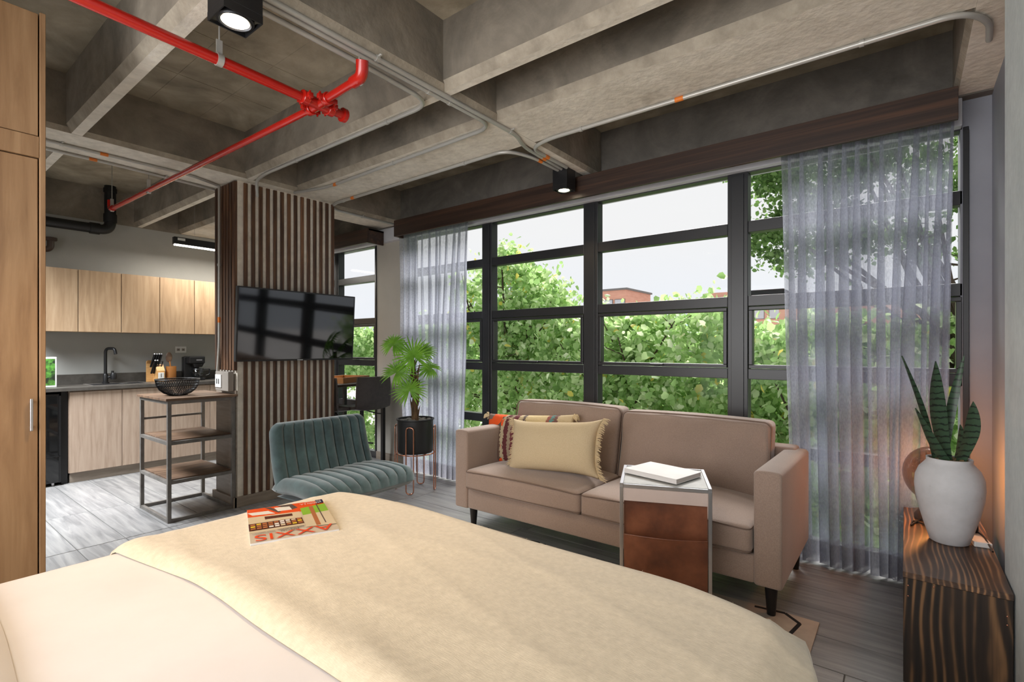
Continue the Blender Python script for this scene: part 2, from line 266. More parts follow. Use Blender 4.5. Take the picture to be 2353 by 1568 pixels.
# ------------------------------------------------------------------ mesh helpers
class MB:
    def __init__(s): s.bm = bmesh.new(); s.mi = 0
    def _f(s, vs):
        try:
            f = s.bm.faces.new(vs); f.material_index = s.mi; return f
        except ValueError: return None
    def box(s, x0, x1, y0, y1, z0, z1, b=0.0, seg=2):
        v = [s.bm.verts.new((x, y, z)) for x in (x0, x1) for y in (y0, y1) for z in (z0, z1)]
        fs = [s._f([v[i] for i in q]) for q in ((0, 1, 3, 2), (4, 6, 7, 5), (0, 4, 5, 1), (2, 3, 7, 6), (0, 2, 6, 4), (1, 5, 7, 3))]
        if b:
            es = list({e for f in fs for e in f.edges})
            r = bmesh.ops.bevel(s.bm, geom=es, offset=b, segments=seg, profile=0.5, affect='EDGES')
            for f in r['faces']: f.material_index = s.mi
        return s
    def prism(s, poly, axis, a, b):
        """extrude a 2-D polygon along axis (0,1,2) from a to b"""
        def P(p, t): q = [0, 0, 0]; q[axis] = t; o = [i for i in (0, 1, 2) if i != axis]; q[o[0]] = p[0]; q[o[1]] = p[1]; return q
        A = [s.bm.verts.new(P(p, a)) for p in poly]; B = [s.bm.verts.new(P(p, b)) for p in poly]
        n = len(poly); s._f(A[::-1]); s._f(B)
        for i in range(n): s._f([A[i], A[(i+1) % n], B[(i+1) % n], B[i]])
        return s
    def tube(s, pts, r, n=8, cap=True, sq=False):
        pts = [Vector(p) for p in pts]; rs = r if isinstance(r, (list, tuple)) else [r]*len(pts)
        T = []
        for i in range(len(pts)):
            a = pts[max(i-1, 0)]; b = pts[min(i+1, len(pts)-1)]; t = (b-a); T.append(t.normalized() if t.length > 1e-9 else Vector((0, 0, 1)))
        up = Vector((0, 0, 1)) if abs(T[0].z) < 0.9 else Vector((1, 0, 0))
        u = T[0].cross(up).normalized(); rings = []
        for i, p in enumerate(pts):
            u = (u - T[i]*u.dot(T[i])).normalized(); v = T[i].cross(u)
            if sq:
                k = rs[i]; ring = [s.bm.verts.new(p+u*k*a+v*k*b) for a, b in ((1, 1), (-1, 1), (-1, -1), (1, -1))]
            else: ring = [s.bm.verts.new(p+(u*math.cos(2*math.pi*j/n)+v*math.sin(2*math.pi*j/n))*rs[i]) for j in range(n)]
            rings.append(ring)
        m = len(rings[0])
        for a, b in zip(rings, rings[1:]):
            for j in range(m): s._f([a[j], a[(j+1) % m], b[(j+1) % m], b[j]])
        if cap: s._f(rings[0][::-1]); s._f(rings[-1])
        return s
    def lathe(s, prof, c=(0, 0, 0), n=32, cap0=True, cap1=True):
        rings = []
        for r, z in prof: rings.append([s.bm.verts.new((c[0]+r*math.cos(2*math.pi*j/n), c[1]+r*math.sin(2*math.pi*j/n), c[2]+z)) for j in range(n)])
        for a, b in zip(rings, rings[1:]):
            for j in range(n): s._f([a[j], a[(j+1) % n], b[(j+1) % n], b[j]])
        if cap0: s._f(rings[0][::-1])
        if cap1: s._f(rings[-1])
        return s
    def grid(s, fn, nu, nv, closeu=False):
        V = [[s.bm.verts.new(fn(i/nu, j/nv)) for j in range(nv+1)] for i in range(nu+1)]
        for i in range(nu):
            for j in range(nv): s._f([V[i][j], V[i+1][j], V[i+1][j+1], V[i][j+1]])
        return V
    def quad(s, *p): s._f([s.bm.verts.new(q) for q in p]); return s
    def sphere(s, c, r, sc=(1, 1, 1), u=10, v=7):
        r0 = bmesh.ops.create_uvsphere(s.bm, u_segments=u, v_segments=v, radius=r, matrix=Matrix.Translation(c) @ Matrix.Diagonal((*sc, 1)))
        for vv in r0['verts']:
            for f in vv.link_faces: f.material_index = s.mi
        return s
    def rbox(s, x0, x1, y0, y1, z0, z1, r, crown=None, n=6, m=4):
        """rounded box with optional crown(px,py,pz in -1..1) -> displacement vector"""
        C = [(x0+x1)/2, (y0+y1)/2, (z0+z1)/2]; H = [(x1-x0)/2, (y1-y0)/2, (z1-z0)/2]
        def ax(h):
            rr = min(r, h*0.999); a = [-h+rr*(1-math.cos(math.pi/2*k/m)) for k in range(m)]; inner = [-(h-rr)+2*(h-rr)*k/n for k in range(n+1)]
            return a+inner+[-q for q in a[::-1]]
        A = [ax(h) for h in H]; cache = {}
        def V(p):
            key = tuple(round(q, 6) for q in p)
            if key in cache: return cache[key]
            rr = [min(r, h*0.999) for h in H]; inn = [max(-(H[i]-rr[i]), min(H[i]-rr[i], p[i])) for i in range(3)]
            d = Vector([(p[i]-inn[i]) for i in range(3)]); q = Vector(inn)
            if d.length > 1e-9: q = q+d.normalized()*min(rr)
            if crown: q = q+Vector(crown(p[0]/H[0], p[1]/H[1], p[2]/H[2]))
            cache[key] = s.bm.verts.new((q.x+C[0], q.y+C[1], q.z+C[2])); return cache[key]
        for a, b, c in ((0, 1, 2), (1, 2, 0), (2, 0, 1)):
            for sgn in (-1, 1):
                for i in range(len(A[a])-1):
                    for j in range(len(A[b])-1):
                        def P(u, v): q = [0, 0, 0]; q[a] = u; q[b] = v; q[c] = sgn*H[c]; return q
                        q = [V(P(A[a][i], A[b][j])), V(P(A[a][i+1], A[b][j])), V(P(A[a][i+1], A[b][j+1])), V(P(A[a][i], A[b][j+1]))]
                        if sgn < 0: q = q[::-1]
                        if len(set(q)) == 4: s._f(q)
        return s
def fillet(pts, r, n=6):
    P = [Vector(p) for p in pts]; out = [P[0]]
    for i in range(1, len(P)-1):
        a, b, c = P[i-1], P[i], P[i+1]; d1 = (a-b); d2 = (c-b); k = min(r, d1.length*0.49, d2.length*0.49)
        p0 = b+d1.normalized()*k; p1 = b+d2.normalized()*k
        for t in range(n+1):
            t /= n; out.append(p0*(1-t)**2+b*2*t*(1-t)+p1*t*t)
    out.append(P[-1]); return out
def obj(name, mb, m, parent=None, smooth=False, label=None, loc=None, kind=None):
    me = bpy.data.meshes.new(name)
    if isinstance(mb, MB):
        bmesh.ops.recalc_face_normals(mb.bm, faces=mb.bm.faces[:]); mb.bm.to_mesh(me); mb.bm.free()
    else: me = mb
    for mm in (m if isinstance(m, (list, tuple)) else [m]): me.materials.append(M[mm] if isinstance(mm, str) else mm)
    if smooth:
        me.polygons.foreach_set('use_smooth', [True]*len(me.polygons))
        try: me.set_sharp_from_angle(angle=R(smooth if smooth is not True else 40))
        except Exception: pass
    o = bpy.data.objects.new(name, me); COL.objects.link(o)
    if parent: o.parent = parent
    if loc: o.location = loc
    if label: o['label'] = label
    if kind: o['kind'] = kind
    return o
def tag(o, label, cat, group=None):
    o['label'] = label; o['category'] = cat
    if group: o['group'] = group
    return o
def thing(name, label, cat, loc=(0, 0, 0), rz=0.0, group=None):
    o = bpy.data.objects.new(name, None); COL.objects.link(o); o.empty_display_size = 0.1
    o.location = loc; o.rotation_euler = (0, 0, rz)
    return tag(o, label, cat, group)
def struct(name, mb=None, m=None, smooth=False):
    if mb is None: o = bpy.data.objects.new(name, None); COL.objects.link(o); o.empty_display_size = 0.1
    else: o = obj(name, mb, m, smooth=smooth)
    o['kind'] = 'structure'; return o
def copy_tree(o, parent=None):
    c = o.copy(); COL.objects.link(c); c.parent = parent
    for ch in list(o.children): copy_tree(ch, c)
    return c
def inst(name, me, parent, loc=(0, 0, 0), rot=(0, 0, 0)):
    o = bpy.data.objects.new(name, me); COL.objects.link(o); o.parent = parent; o.location = loc; o.rotation_euler = rot; return o

# ------------------------------------------------------------------ the room
XW, XR, YW = -6.72, 0.30, 3.64            # kitchen wall, right wall face, window plane
floor = struct('floor', MB().box(XW-0.1, 0.9, -1.8, 3.75, -0.10, -0.004), 'grout')
def tile(x0, x1, y0, y1):
    g = 0.002
    t = obj('floor_tile', MB().box(x0+g, x1-g, y0+g, y1-g, -0.008, 0.0, b=0.0012, seg=1), 'tile', floor)
rg = random.Random(3)
PIT = 0.2525
k = -9
while True:
    y0 = 1.336+PIT*k; y1 = y0+PIT
    if y0 > 3.7: break
    yy1 = min(y1, 3.72)
    x = XW+0.02-rg.random()*1.1
    while x < -4.112:
        x1 = min(x+1.2, -4.112)
        if x1-max(x, XW) > 0.05 and x1 > XW: tile(max(x, XW), x1, y0, yy1)
        x += 1.2
    x = {4: -0.98, 3: -0.185-1.2}.get(k, -1.9+rg.random()*1.1)
    while x > -4.112: x -= 1.2
    while x < 0.8:
        x1 = min(x+1.2, 0.8); a = max(x, -4.108)
        if x1-a > 0.05: tile(a, x1, y0, yy1)
        x += 1.2
    k += 1

# ceiling: waffle slab
ZS, ZB = 2.61, 2.965
ceil = struct('ceiling', MB().box(XW-0.1, 0.9, -1.8, 3.9, ZB, 3.08), 'concrete_slab')
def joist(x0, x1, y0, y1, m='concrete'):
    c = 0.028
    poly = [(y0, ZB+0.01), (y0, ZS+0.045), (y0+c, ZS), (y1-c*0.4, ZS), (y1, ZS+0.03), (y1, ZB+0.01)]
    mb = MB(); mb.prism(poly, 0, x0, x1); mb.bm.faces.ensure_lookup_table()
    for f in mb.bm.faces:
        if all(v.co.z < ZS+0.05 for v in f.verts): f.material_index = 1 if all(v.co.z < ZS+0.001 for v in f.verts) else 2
    obj('joist', mb, [m, 'concrete_soffit', 'concrete_edge'], ceil)  # tone set by face direction, so some light and shade is coloured in
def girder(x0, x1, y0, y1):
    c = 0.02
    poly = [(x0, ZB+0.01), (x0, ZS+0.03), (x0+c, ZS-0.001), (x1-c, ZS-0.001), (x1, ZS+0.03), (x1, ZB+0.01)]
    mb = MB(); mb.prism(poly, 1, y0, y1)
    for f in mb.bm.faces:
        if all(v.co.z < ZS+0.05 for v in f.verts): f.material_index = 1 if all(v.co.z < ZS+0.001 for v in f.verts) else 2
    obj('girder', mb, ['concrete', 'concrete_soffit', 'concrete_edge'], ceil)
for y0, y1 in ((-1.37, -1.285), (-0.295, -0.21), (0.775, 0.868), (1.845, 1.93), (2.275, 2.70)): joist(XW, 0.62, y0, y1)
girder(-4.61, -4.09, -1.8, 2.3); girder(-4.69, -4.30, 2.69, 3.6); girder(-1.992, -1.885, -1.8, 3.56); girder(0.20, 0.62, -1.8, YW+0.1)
obj('edge_beam', MB().box(XW, 0.7, 3.57, 3.85, 2.60, ZB+0.01), 'concrete_shade_toned', ceil)
# formwork joints: thin recess lines reading as shallow ribs on the slab
jb = MB()
for x0, x1 in ((-4.09, -1.99),):
    for x in (-3.55, -3.0, -2.5): jb.box(x, x+0.004, 0.868, 1.845, ZB-0.002, ZB)
    for y in (1.2, 1.52): jb.box(x0, x1, y, y+0.004, ZB-0.002, ZB)
obj('formwork_seam', jb, 'concrete_slab', ceil)

# walls
kw = struct('wall_left', MB().box(XW-0.12, XW, -1.8, 3.9, 0, 2.605), 'paint_grey')
obj('concrete_band', MB().box(XW-0.12, XW+0.002, -1.8, 3.9, 2.605, 3.0), 'concrete', kw)
struct('wall_back', MB().box(XW-0.1, 0.9, -1.9, -1.8, 0, 3.0), 'paint_white')
wr = struct('wall_right', MB().box(0.36, 0.48, -1.8, 3.7, 0, 3.0), 'paint_cool')
obj('concrete_pier', MB().box(XR, 0.5, -1.8, 2.68, 0, ZS+0.002, b=0.004), 'concrete_wall', wr)
wf = struct('wall_window', MB().box(0.235, 0.48, YW, 3.8, 0, 2.61), 'paint_cool')
obj('pier', MB().box(-4.80, -4.28, YW, 3.8, 0, 2.61), 'paint_pier', wf)
obj('pier', MB().box(XW, -6.45, YW, 3.8, 0, 2.61), 'paint_pier', wf)
obj('lintel', MB().box(-6.5, 0.24, 3.585, 3.76, 2.452, 2.602, b=0.006), 'lintel', wf)
bs = struct('baseboard_window', MB().box(-4.80, -4.28, YW-0.012, YW, 0, 0.085, b=0.002), 'skirting')
# windows ----------------------------------------------------------
def window(name, xs, jambs):
    """xs: list of (x0,x1) clear bays, members between and around them"""
    wn = struct(name)
    ya, yb = YW, YW+0.075
    for a, b in jambs:
        obj('mullion', MB().box(a, b, ya-0.004, yb+0.01, 0.0, 2.46, b=0.004).box(a+0.025, b-0.025, ya-0.012, ya, 0.03, 2.44, b=0.002), 'frame', wn)
    for (a, b) in xs:
        for z0, z1 in ((0.0, 0.075), (0.567, 0.643), (1.061, 1.13), (1.55, 1.62), (2.044, 2.12), (2.445, 2.47)):
            obj('transom', MB().box(a, b, ya, yb, z0, z1, b=0.003), 'frame', wn)
        # awning sash in the third row
        z0, z1, t = 1.13, 1.55, 0.028
        sm = MB()
        for q in ((a+0.004, b-0.004, z0+0.004, z0+t), (a+0.004, b-0.004, z1-t, z1-0.004), (a+0.004, a+t, z0+t, z1-t), (b-t, b-0.004, z0+t, z1-t)):
            sm.box(q[0], q[1], ya-0.006, yb-0.02, q[2], q[3], b=0.003)
        sh = obj('sash', sm, 'frame', wn)
        c = (a+b)/2
        obj('handle', MB().box(c-0.05, c+0.05, ya-0.03, ya-0.018, z0+0.012, z0+0.024, b=0.003).box(c-0.02, c+0.02, ya-0.02, ya-0.004, z0+0.004, z0+0.02, b=0.002), 'black_metal', sh)
        for p0, p1 in ((0.075, 0.567), (0.643, 1.061), (1.158, 1.522), (1.62, 2.044), (2.12, 2.445)):
            m = t if p0 == 1.158 else 0
            g = MB(); g.quad((a+m, ya+0.035, p0), (b-m, ya+0.035, p0), (b-m, ya+0.035, p1), (a+m, ya+0.035, p1)); obj('pane', g, 'glass', wn)
    return wn
window('window_1', [(-4.22, -3.19), (-3.07, -2.085), (-1.955, -0.96), (-0.83, 0.245)], [(-4.28, -4.22), (-3.19, -3.07), (-2.085, -1.955), (-0.96, -0.83), (0.245, 0.27)])
window('window_2', [(-6.39, -5.65), (-5.56, -4.825)], [(-6.45, -6.39), (-5.65, -5.56), (-4.825, -4.80)])

# slatted column ---------------------------------------------------
CX0, CX1, CY0, CY1 = -4.57, -4.205, 1.84, 2.70
colm = struct('column', MB().box(CX0, CX1, CY0, CY1, 0, ZS), 'concrete_soffit')
sl = MB().box(0, 0.013, -0.0155, 0.0155, 0.085, 2.60, b=0.003, seg=1); sme = obj('slat', sl, 'slat', colm)
sme.location = (CX1, 1.90, 0)
for i in range(1, 13): inst('slat', sme.data, colm, (CX1, 1.90+0.0605*i, 0))
inst('slat', sme.data, colm, (CX1+0.0, 2.685, 0))
sl2 = MB().box(-0.0175, 0.0175, -0.026, 0, 1.09, 2.60, b=0.003, seg=1); s2 = obj('slat', sl2, 'slat', colm); s2.location = (-4.545, CY0, 0)
for i in range(1, 7): inst('slat', s2.data, colm, (-4.545+0.0535*i, CY0, 0))
obj('lower_panel', MB().box(CX0, CX1+0.0, CY0-0.012, CY0, 0.0, 0.93, b=0.002), 'skirting', colm)
obj('skirting', MB().box(CX1, CX1+0.02, CY0-0.03, CY1, 0, 0.083, b=0.002), 'skirting', colm)
obj('skirting', MB().box(CX0-0.02, CX1+0.02, CY0-0.034, CY0-0.012, 0, 0.083, b=0.002), 'skirting', colm)

# ------------------------------------------------------------------ pelmets
p = thing('pelmet', 'long dark walnut pelmet board running above the big window and its curtains', 'pelmet', (-1.97, 3.37, 2.5))
obj('board', MB().box(-2.18, 2.18, -0.012, 0.012, -0.085, 0.08, b=0.002), 'pelmet', p)
obj('end_board', MB().box(-2.18, -2.158, 0.012, 0.20, -0.085, 0.08), 'pelmet', p)
obj('top_board', MB().box(-2.18, 2.18, 0.012, 0.198, 0.062, 0.08), 'pelmet', p)
for x in (2.02-0.02, -0.05+0.35, -1.85): obj('bracket', MB().box(x-0.06, x+0.06, 0.10, 0.14, 0.08, 0.112), 'black_metal', p)
p = thing('pelmet', 'short dark walnut box pelmet over the narrow window behind the slatted column', 'pelmet', (-5.6, 3.37, 2.5))
obj('board', MB().box(-0.95, 1.0, -0.012, 0.012, -0.085, 0.07, b=0.002), 'pelmet', p)
obj('end_board', MB().box(0.976, 1.0, 0.012, 0.21, -0.085, 0.07), 'pelmet', p)
obj('top_board', MB().box(-0.95, 1.0, 0.012, 0.21, 0.052, 0.07), 'pelmet', p)

# ------------------------------------------------------------------ curtains
def curtain(label, x0, x1, xb0, xb1, zt, zb, folds, amp, seed, over):
    rr = random.Random(seed); N = folds*14; yc = 3.475
    ph = [0.0]
    for i in range(folds): ph.append(ph[-1]+rr.uniform(0.6, 1.4))
    tot = ph[-1]; ams = [rr.uniform(0.55, 1.15) for _ in range(folds+1)]; ov = [rr.uniform(0.2, 1.0) for _ in range(folds+1)]
    wob = [rr.uniform(-1, 1) for _ in range(folds+1)]
    brk = [(rr.uniform(0.36, 0.5), rr.uniform(0.72, 1.05), rr.uniform(0.15, 0.55)) for _ in range(folds+1)]
    def P(u, v):
        t = u*folds; i = min(int(t), folds-1); f = t-i
        z = zt+(zb-zt)*v; g = 0.35+0.65*min(1, v*2.2)
        f1, xa, xb = brk[i]; f2 = f1+0.22; xb = xa-(xa-xb)*over*g
        if f < f1: q = f/f1; xl = xa*q; yl = -math.cos(math.pi*q)
        elif f < f2: q = (f-f1)/(f2-f1); xl = xa+(xb-xa)*(0.5-0.5*math.cos(math.pi*q)); yl = math.cos(math.pi*q)
        else: q = (f-f2)/(1-f2); xl = xb+(1-xb)*q; yl = -math.cos(math.pi*q*0.0)*(1-q)-q
        xc = (ph[i]+(ph[i+1]-ph[i])*xl)/tot
        X = (x0+(x1-x0)*xc)*(1-v)+(xb0+(xb1-xb0)*xc)*v
        wb = (wob[i]*(1-f)+wob[i+1]*f)*0.03*v
        X += wb*math.sin(u*math.pi)
        Y = yc+amp*ams[i]*yl*g+0.006*math.sin(9*v+i)
        return X, Y, z
    t = thing('curtain', label, 'curtain', ((x0+x1)/2, yc, 0)); ox, oy = t.location.x, t.location.y
    vh = 1-(0.13/(zt-zb))
    mb = MB(); mb.grid(lambda u, v: (P(u, v*vh)[0]-ox, P(u, v*vh)[1]-oy, P(u, v*vh)[2]), N, 30); obj('sheer_fabric', mb, 'voile', t, smooth=180)
    mb = MB(); mb.grid(lambda u, v: (P(u, vh+v*(1-vh))[0]-ox, P(u, vh+v*(1-vh))[1]-oy, P(u, vh+v*(1-vh))[2]), N, 2); obj('hem', mb, 'voile_hem', t, smooth=180)
    mb = MB()
    mb.grid(lambda u, v: (P(u, 0)[0]-ox, P(u, 0)[1]-oy-0.002, zt+0.012-0.045*v), N, 1); obj('heading_tape', mb, 'voile_hem', t, smooth=180)
    return t
curtain('grey sheer curtain hanging behind the palm', -4.20, -3.21, -4.12, -3.27, 2.45, 0.015, 11, 0.030, 5, 0.6)
curtain('grey sheer curtain in deep folds right of the sofa', -0.60, 0.20, -0.53, 0.16, 2.45, 0.015, 13, 0.060, 11, 1.2)
tr = tag(obj('curtain_track', MB().box(-4.22, 0.2, 3.465, 3.485, 2.462, 2.482, b=0.003), 'white_plastic'), 'slim white curtain track hidden behind the long pelmet', 'track')

# ------------------------------------------------------------------ kitchen
KX = -6.15
k = thing('base_cabinet', 'greyed oak kitchen base cabinet run under the dark worktop', 'cabinet', (-6.43, 2.3, 0))
obj('carcass', MB().box(-0.27, 0.25, -1.11, 1.2, 0.095, 0.865), 'oak_grey', k)
obj('toe_kick', MB().box(-0.25, 0.235, -1.10, 1.2, 0, 0.092), 'skirting', k)
for i, (a, b) in enumerate(((1.192, 1.592), (1.596, 1.996), (2.0, 2.4), (2.404, 2.80), (2.804, 3.2))):
    obj('door', MB().box(0.252, 0.272, a-2.3, b-2.3, 0.097, 0.855, b=0.0015, seg=1), 'oak_grey', k)
tag(obj('worktop', MB().box(XW+0.002, -6.12, 0.3, 3.55, 0.868, 0.90, b=0.002), 'counter'), 'long dark grey kitchen worktop holding the tap and coffee maker', 'worktop')
tag(obj('upstand', MB().box(XW+0.002, XW+0.016, 0.3, 3.6, 0.90, 1.0, b=0.001), 'counter'), 'low dark upstand strip along the wall behind the worktop', 'upstand')
for i, (a, b) in enumerate(((0.956, 1.302), (1.304, 1.648), (1.650, 1.990), (1.992, 2.329), (2.331, 2.67), (2.672, 3.02))):
    lb = ['light oak wall cabinet furthest left, cut by the wardrobe', 'light oak wall cabinet above the black tap', 'light oak wall cabinet above the knife block', 'light oak wall cabinet above the coffee maker', 'light oak wall cabinet half hidden by the slatted column', 'light oak wall cabinet wholly behind the slatted column'][i]
    c = thing('wall_cabinet', lb, 'cabinet', (-6.55, (a+b)/2, 1.43), group='wall cabinets in the kitchen'); hw = (b-a)/2
    obj('body', MB().box(-0.165, 0.13, -hw+0.001, hw-0.001, 0, 0.605), 'oak_light', c)
    obj('door', MB().box(0.131, 0.149, -hw+0.002, hw-0.002, 0, 0.61, b=0.001, seg=1), 'oak_light', c)
fr = thing('mini_fridge', 'black glass-fronted mini fridge under the left end of the worktop', 'fridge', (-6.40, 0.86, 0))
obj('body', MB().box(-0.28, 0.20, -0.25, 0.27, 0.025, 0.845, b=0.004), 'black_plastic', fr)
obj('door', MB().box(0.205, 0.245, -0.25, 0.27, 0.03, 0.845, b=0.006), 'black_glass', fr)
obj('door_frame', MB().box(0.243, 0.25, 0.255, 0.27, 0.03, 0.845).box(0.243, 0.25, -0.25, 0.27, 0.27, 0.276).box(0.243, 0.25, -0.25, 0.27, 0.83, 0.845), 'black_plastic', fr)
for sx in (-0.22, 0.2): obj('foot', MB().lathe([(0.014, 0), (0.014, 0.026)], (sx, 0.22, 0), 10), 'steel_bright', fr)
obj('side_filler', MB().box(-0.28, 0.2, 0.28, 0.325, 0.0, 0.86), 'black_plastic', fr)
# sink
sk = thing('sink', 'dark undermounted sink bowl with a steel drain in the worktop', 'sink', (-6.42, 1.62, 0.90))
mb = MB(); rim = [(-0.17, -0.22), (0.17, -0.22), (0.17, 0.22), (-0.17, 0.22)]
for a, b, c, d in ((-0.18, 0.18, -0.24, -0.225), (-0.18, 0.18, 0.225, 0.24), (-0.18, -0.165, -0.225, 0.225), (0.165, 0.18, -0.225, 0.225)): mb.box(a, b, c, d, 0.0, 0.004, b=0.001)
obj('rim', mb, 'steel_tube', sk); obj('bowl', MB().box(-0.165, 0.165, -0.225, 0.225, -0.0005, 0.0015), 'black_metal', sk)
obj('drain', MB().lathe([(0.035, 0.0015), (0.035, 0.004), (0.02, 0.004)], (0, 0.05, 0), 20), 'steel_bright', sk)
fa = thing('tap', 'matt black square-neck kitchen tap behind the sink', 'tap', (-6.60, 1.565, 0.90))
obj('column', MB().lathe([(0.032, 0), (0.032, 0.012), (0.022, 0.016), (0.022, 0.09), (0.017, 0.10)], n=20), 'black_metal', fa, smooth=40)
obj('spout', MB().tube(fillet([(0, 0, 0.09), (0, 0, 0.365), (0.09, 0.055, 0.365), (0.10, 0.061, 0.305)], 0.045), 0.0145, 12), 'black_metal', fa, smooth=60)
obj('lever', MB().tube([(0.0, 0.01, 0.06), (0.02, 0.05, 0.07), (0.02, 0.055, 0.13)], 0.012, 10).lathe([(0.0, 0), (0.025, 0.002), (0.03, 0.04), (0.02, 0.07)], (0.03, 0.06, 0.04), 14), 'black_metal', fa, smooth=60)
tb = thing('tablet', 'white framed tablet standing at the left end of the worktop', 'tablet', (-6.35, 1.09, 0.90), R(-8))
obj('frame', MB().box(-0.008, 0.006, -0.12, 0.045, 0.0, 0.285, b=0.004), 'white_plastic', tb)
obj('screen', MB().box(0.006, 0.0075, -0.108, 0.033, 0.018, 0.268), mat('green_screen', [(0.4, (30, 40, 30)), (0.6, (90, 150, 60))], noise=18, rough=0.1), tb)
kb = thing('knife_block', 'beech knife block with black handled knives and a white timer', 'knife block', (-6.50, 2.0, 0.90))
obj('block', MB().prism([(-0.06, 0), (0.05, 0), (0.05, 0.12), (-0.005, 0.19), (-0.06, 0.17)], 1, -0.02, 0.055), 'beech', kb)
obj('rear_block', MB().prism([(-0.075, 0), (-0.06, 0), (-0.06, 0.20), (-0.03, 0.235), (-0.075, 0.22)], 1, -0.085, 0.04), 'beech', kb)
for i in range(6):
    a = -0.06+0.022*(i % 4); h = 0.0 if i < 4 else -0.07
    kn = obj('knife_handle', MB().tube([(-0.03+0.02*(i//4), a+0.005, 0.16+h), (0.01+0.02*(i//4), a+0.03, 0.30+h)], [0.010, 0.011], 6), 'black_plastic', kb)
    obj('rivet_cap', MB().sphere((0.011+0.02*(i//4), a+0.0305, 0.302+h), 0.011), 'steel_bright', kn)
obj('scissors', MB().tube([(0.01, 0.0, 0.17), (0.03, 0.015, 0.22), (0.02, 0.045, 0.22), (0.01, 0.035, 0.17), (0.02, 0.0, 0.12)], 0.006, 6), 'black_plastic', kb)
tm = obj('timer', MB().box(0.051, 0.058, -0.01, 0.045, 0.03, 0.10, b=0.003), 'white_plastic', kb)
obj('pointer', MB().box(0.059, 0.061, 0.0155, 0.0195, 0.05, 0.09), 'black_plastic', tm)
ut = thing('utensil_jar', 'round beech utensil jar holding a wooden spoon, beside the knife block', 'jar', (-6.50, 2.13, 0.90))
obj('jar', MB().lathe([(0.047, 0), (0.05, 0.005), (0.05, 0.165), (0.042, 0.165), (0.042, 0.03)], n=24), 'amber_wood', ut, smooth=40)
sp = thing('wooden_spoon', 'dark wooden spoon standing in the round utensil jar', 'spoon', (-6.50, 2.13, 0.93))
obj('stem', MB().tube([(0.0, 0.01, 0.0), (-0.01, -0.01, 0.19)], 0.007, 8), 'amber_wood', sp)
obj('blade', MB().sphere((-0.013, -0.016, 0.235), 0.05, (0.18, 0.65, 1.15), 14, 10), 'cartwood', sp, smooth=True)
cm = thing('coffee_maker', 'black drip coffee maker with a glass carafe on the worktop', 'coffee maker', (-6.48, 2.36, 0.90))
obj('body', MB().box(-0.10, -0.02, -0.10, 0.06, 0, 0.27, b=0.01).box(-0.10, 0.10, -0.10, 0.08, 0, 0.028, b=0.008), 'black_plastic', cm)
obj('brew_head', MB().box(-0.10, 0.08, -0.085, 0.085, 0.19, 0.275, b=0.012).lathe([(0.05, 0.15), (0.07, 0.19)], (0.02, 0.02, 0), 20), 'black_plastic', cm)
obj('badge', MB().box(0.081, 0.083, -0.01, 0.05, 0.225, 0.238), 'steel_bright', cm)
ca = thing('carafe', 'glass coffee carafe with black handle on the coffee maker', 'carafe', (-6.455, 2.385, 0.93))
obj('glass', MB().lathe([(0.045, 0), (0.062, 0.02), (0.066, 0.05), (0.052, 0.09), (0.045, 0.10)], n=24, cap1=False), 'carafe', ca, smooth=60)
obj('band', MB().lathe([(0.0535, 0.086), (0.056, 0.088), (0.05, 0.104), (0.0, 0.108)], n=24), 'black_plastic', ca, smooth=40)
obj('handle', MB().tube(fillet([(0.02, 0.05, 0.095), (0.03, 0.115, 0.10), (0.03, 0.115, 0.03), (0.03, 0.075, 0.02)], 0.02), 0.008, 8), 'black_plastic', ca, smooth=60)
cb = tag(obj('power_cable', MB().tube(fillet([(-6.55, 2.45, 0.905), (-6.42, 2.52, 0.906), (-6.38, 2.60, 0.906), (-6.46, 2.68, 0.906), (-6.55, 2.62, 0.906), (-6.62, 2.7, 0.906), (-6.66, 2.75, 0.906)], 0.06), 0.004, 6), 'black_plastic'), 'thin black cable lying on the worktop beside the coffee maker', 'cable')
def outlet(label, loc, rz, w=0.115, h=0.075, n=2):
    o = thing('wall_outlet', label, 'outlet', loc, rz)
    obj('plate', MB().box(-0.008, 0.0, -w/2, w/2, -h/2, h/2, b=0.003), 'white_plastic', o)
    obj('sockets', MB().box(-0.0095, -0.0078, -w*0.36, -w*0.08, -h*0.2, h*0.2, b=0.001).box(-0.0095, -0.0078, w*0.08, w*0.36, -h*0.2, h*0.2, b=0.001), 'grey_plate', o)
    for s in (-1, 1): obj('slot', MB().box(-0.0103, -0.0092, s*w*0.22-0.006, s*w*0.22+0.006, -0.003, 0.003), 'black_plastic', o)
outlet('white double outlet on the grey wall above the coffee maker', (XW, 2.30, 1.25), R(180))
outlet('white outlet low on the pier behind the palm', (-4.40, YW, 0.36), R(90), 0.10, 0.08)
lt = thing('linear_lamp', 'slim black hanging lamp with a glowing tube in front of the kitchen wall', 'lamp', (-6.04, 2.6, 2.36))
obj('housing', MB().box(-0.03, 0.03, -0.6, 0.6, 0.0, 0.075, b=0.003), 'black_metal', lt)
obj('tube', MB().box(-0.022, 0.022, -0.59, 0.59, -0.012, 0.0, b=0.003), emit('cool_tube_glow', (1.0, 0.95, 0.86), 14), lt)
for y in (-0.4, 0.4): obj('wire', MB().tube([(0, y, 0.075), (0, y, 0.6)], 0.0012, 5), 'zinc', lt)
obj('label_plate', MB().box(0.03, 0.032, -0.57, -0.5, 0.04, 0.065), 'white_plastic', lt)
light('linear_lamp_light', 'AREA', (-6.04, 2.6, 2.34), 26, (1.0, 0.94, 0.84), (0, 0, R(90)), shape='RECTANGLE', size=1.18, size_y=0.04)
bp = thing('drain_pipe', 'thick black drain pipe dropping from the slab and running left along the kitchen wall', 'pipe', (-6.58, 1.60, 2.5))
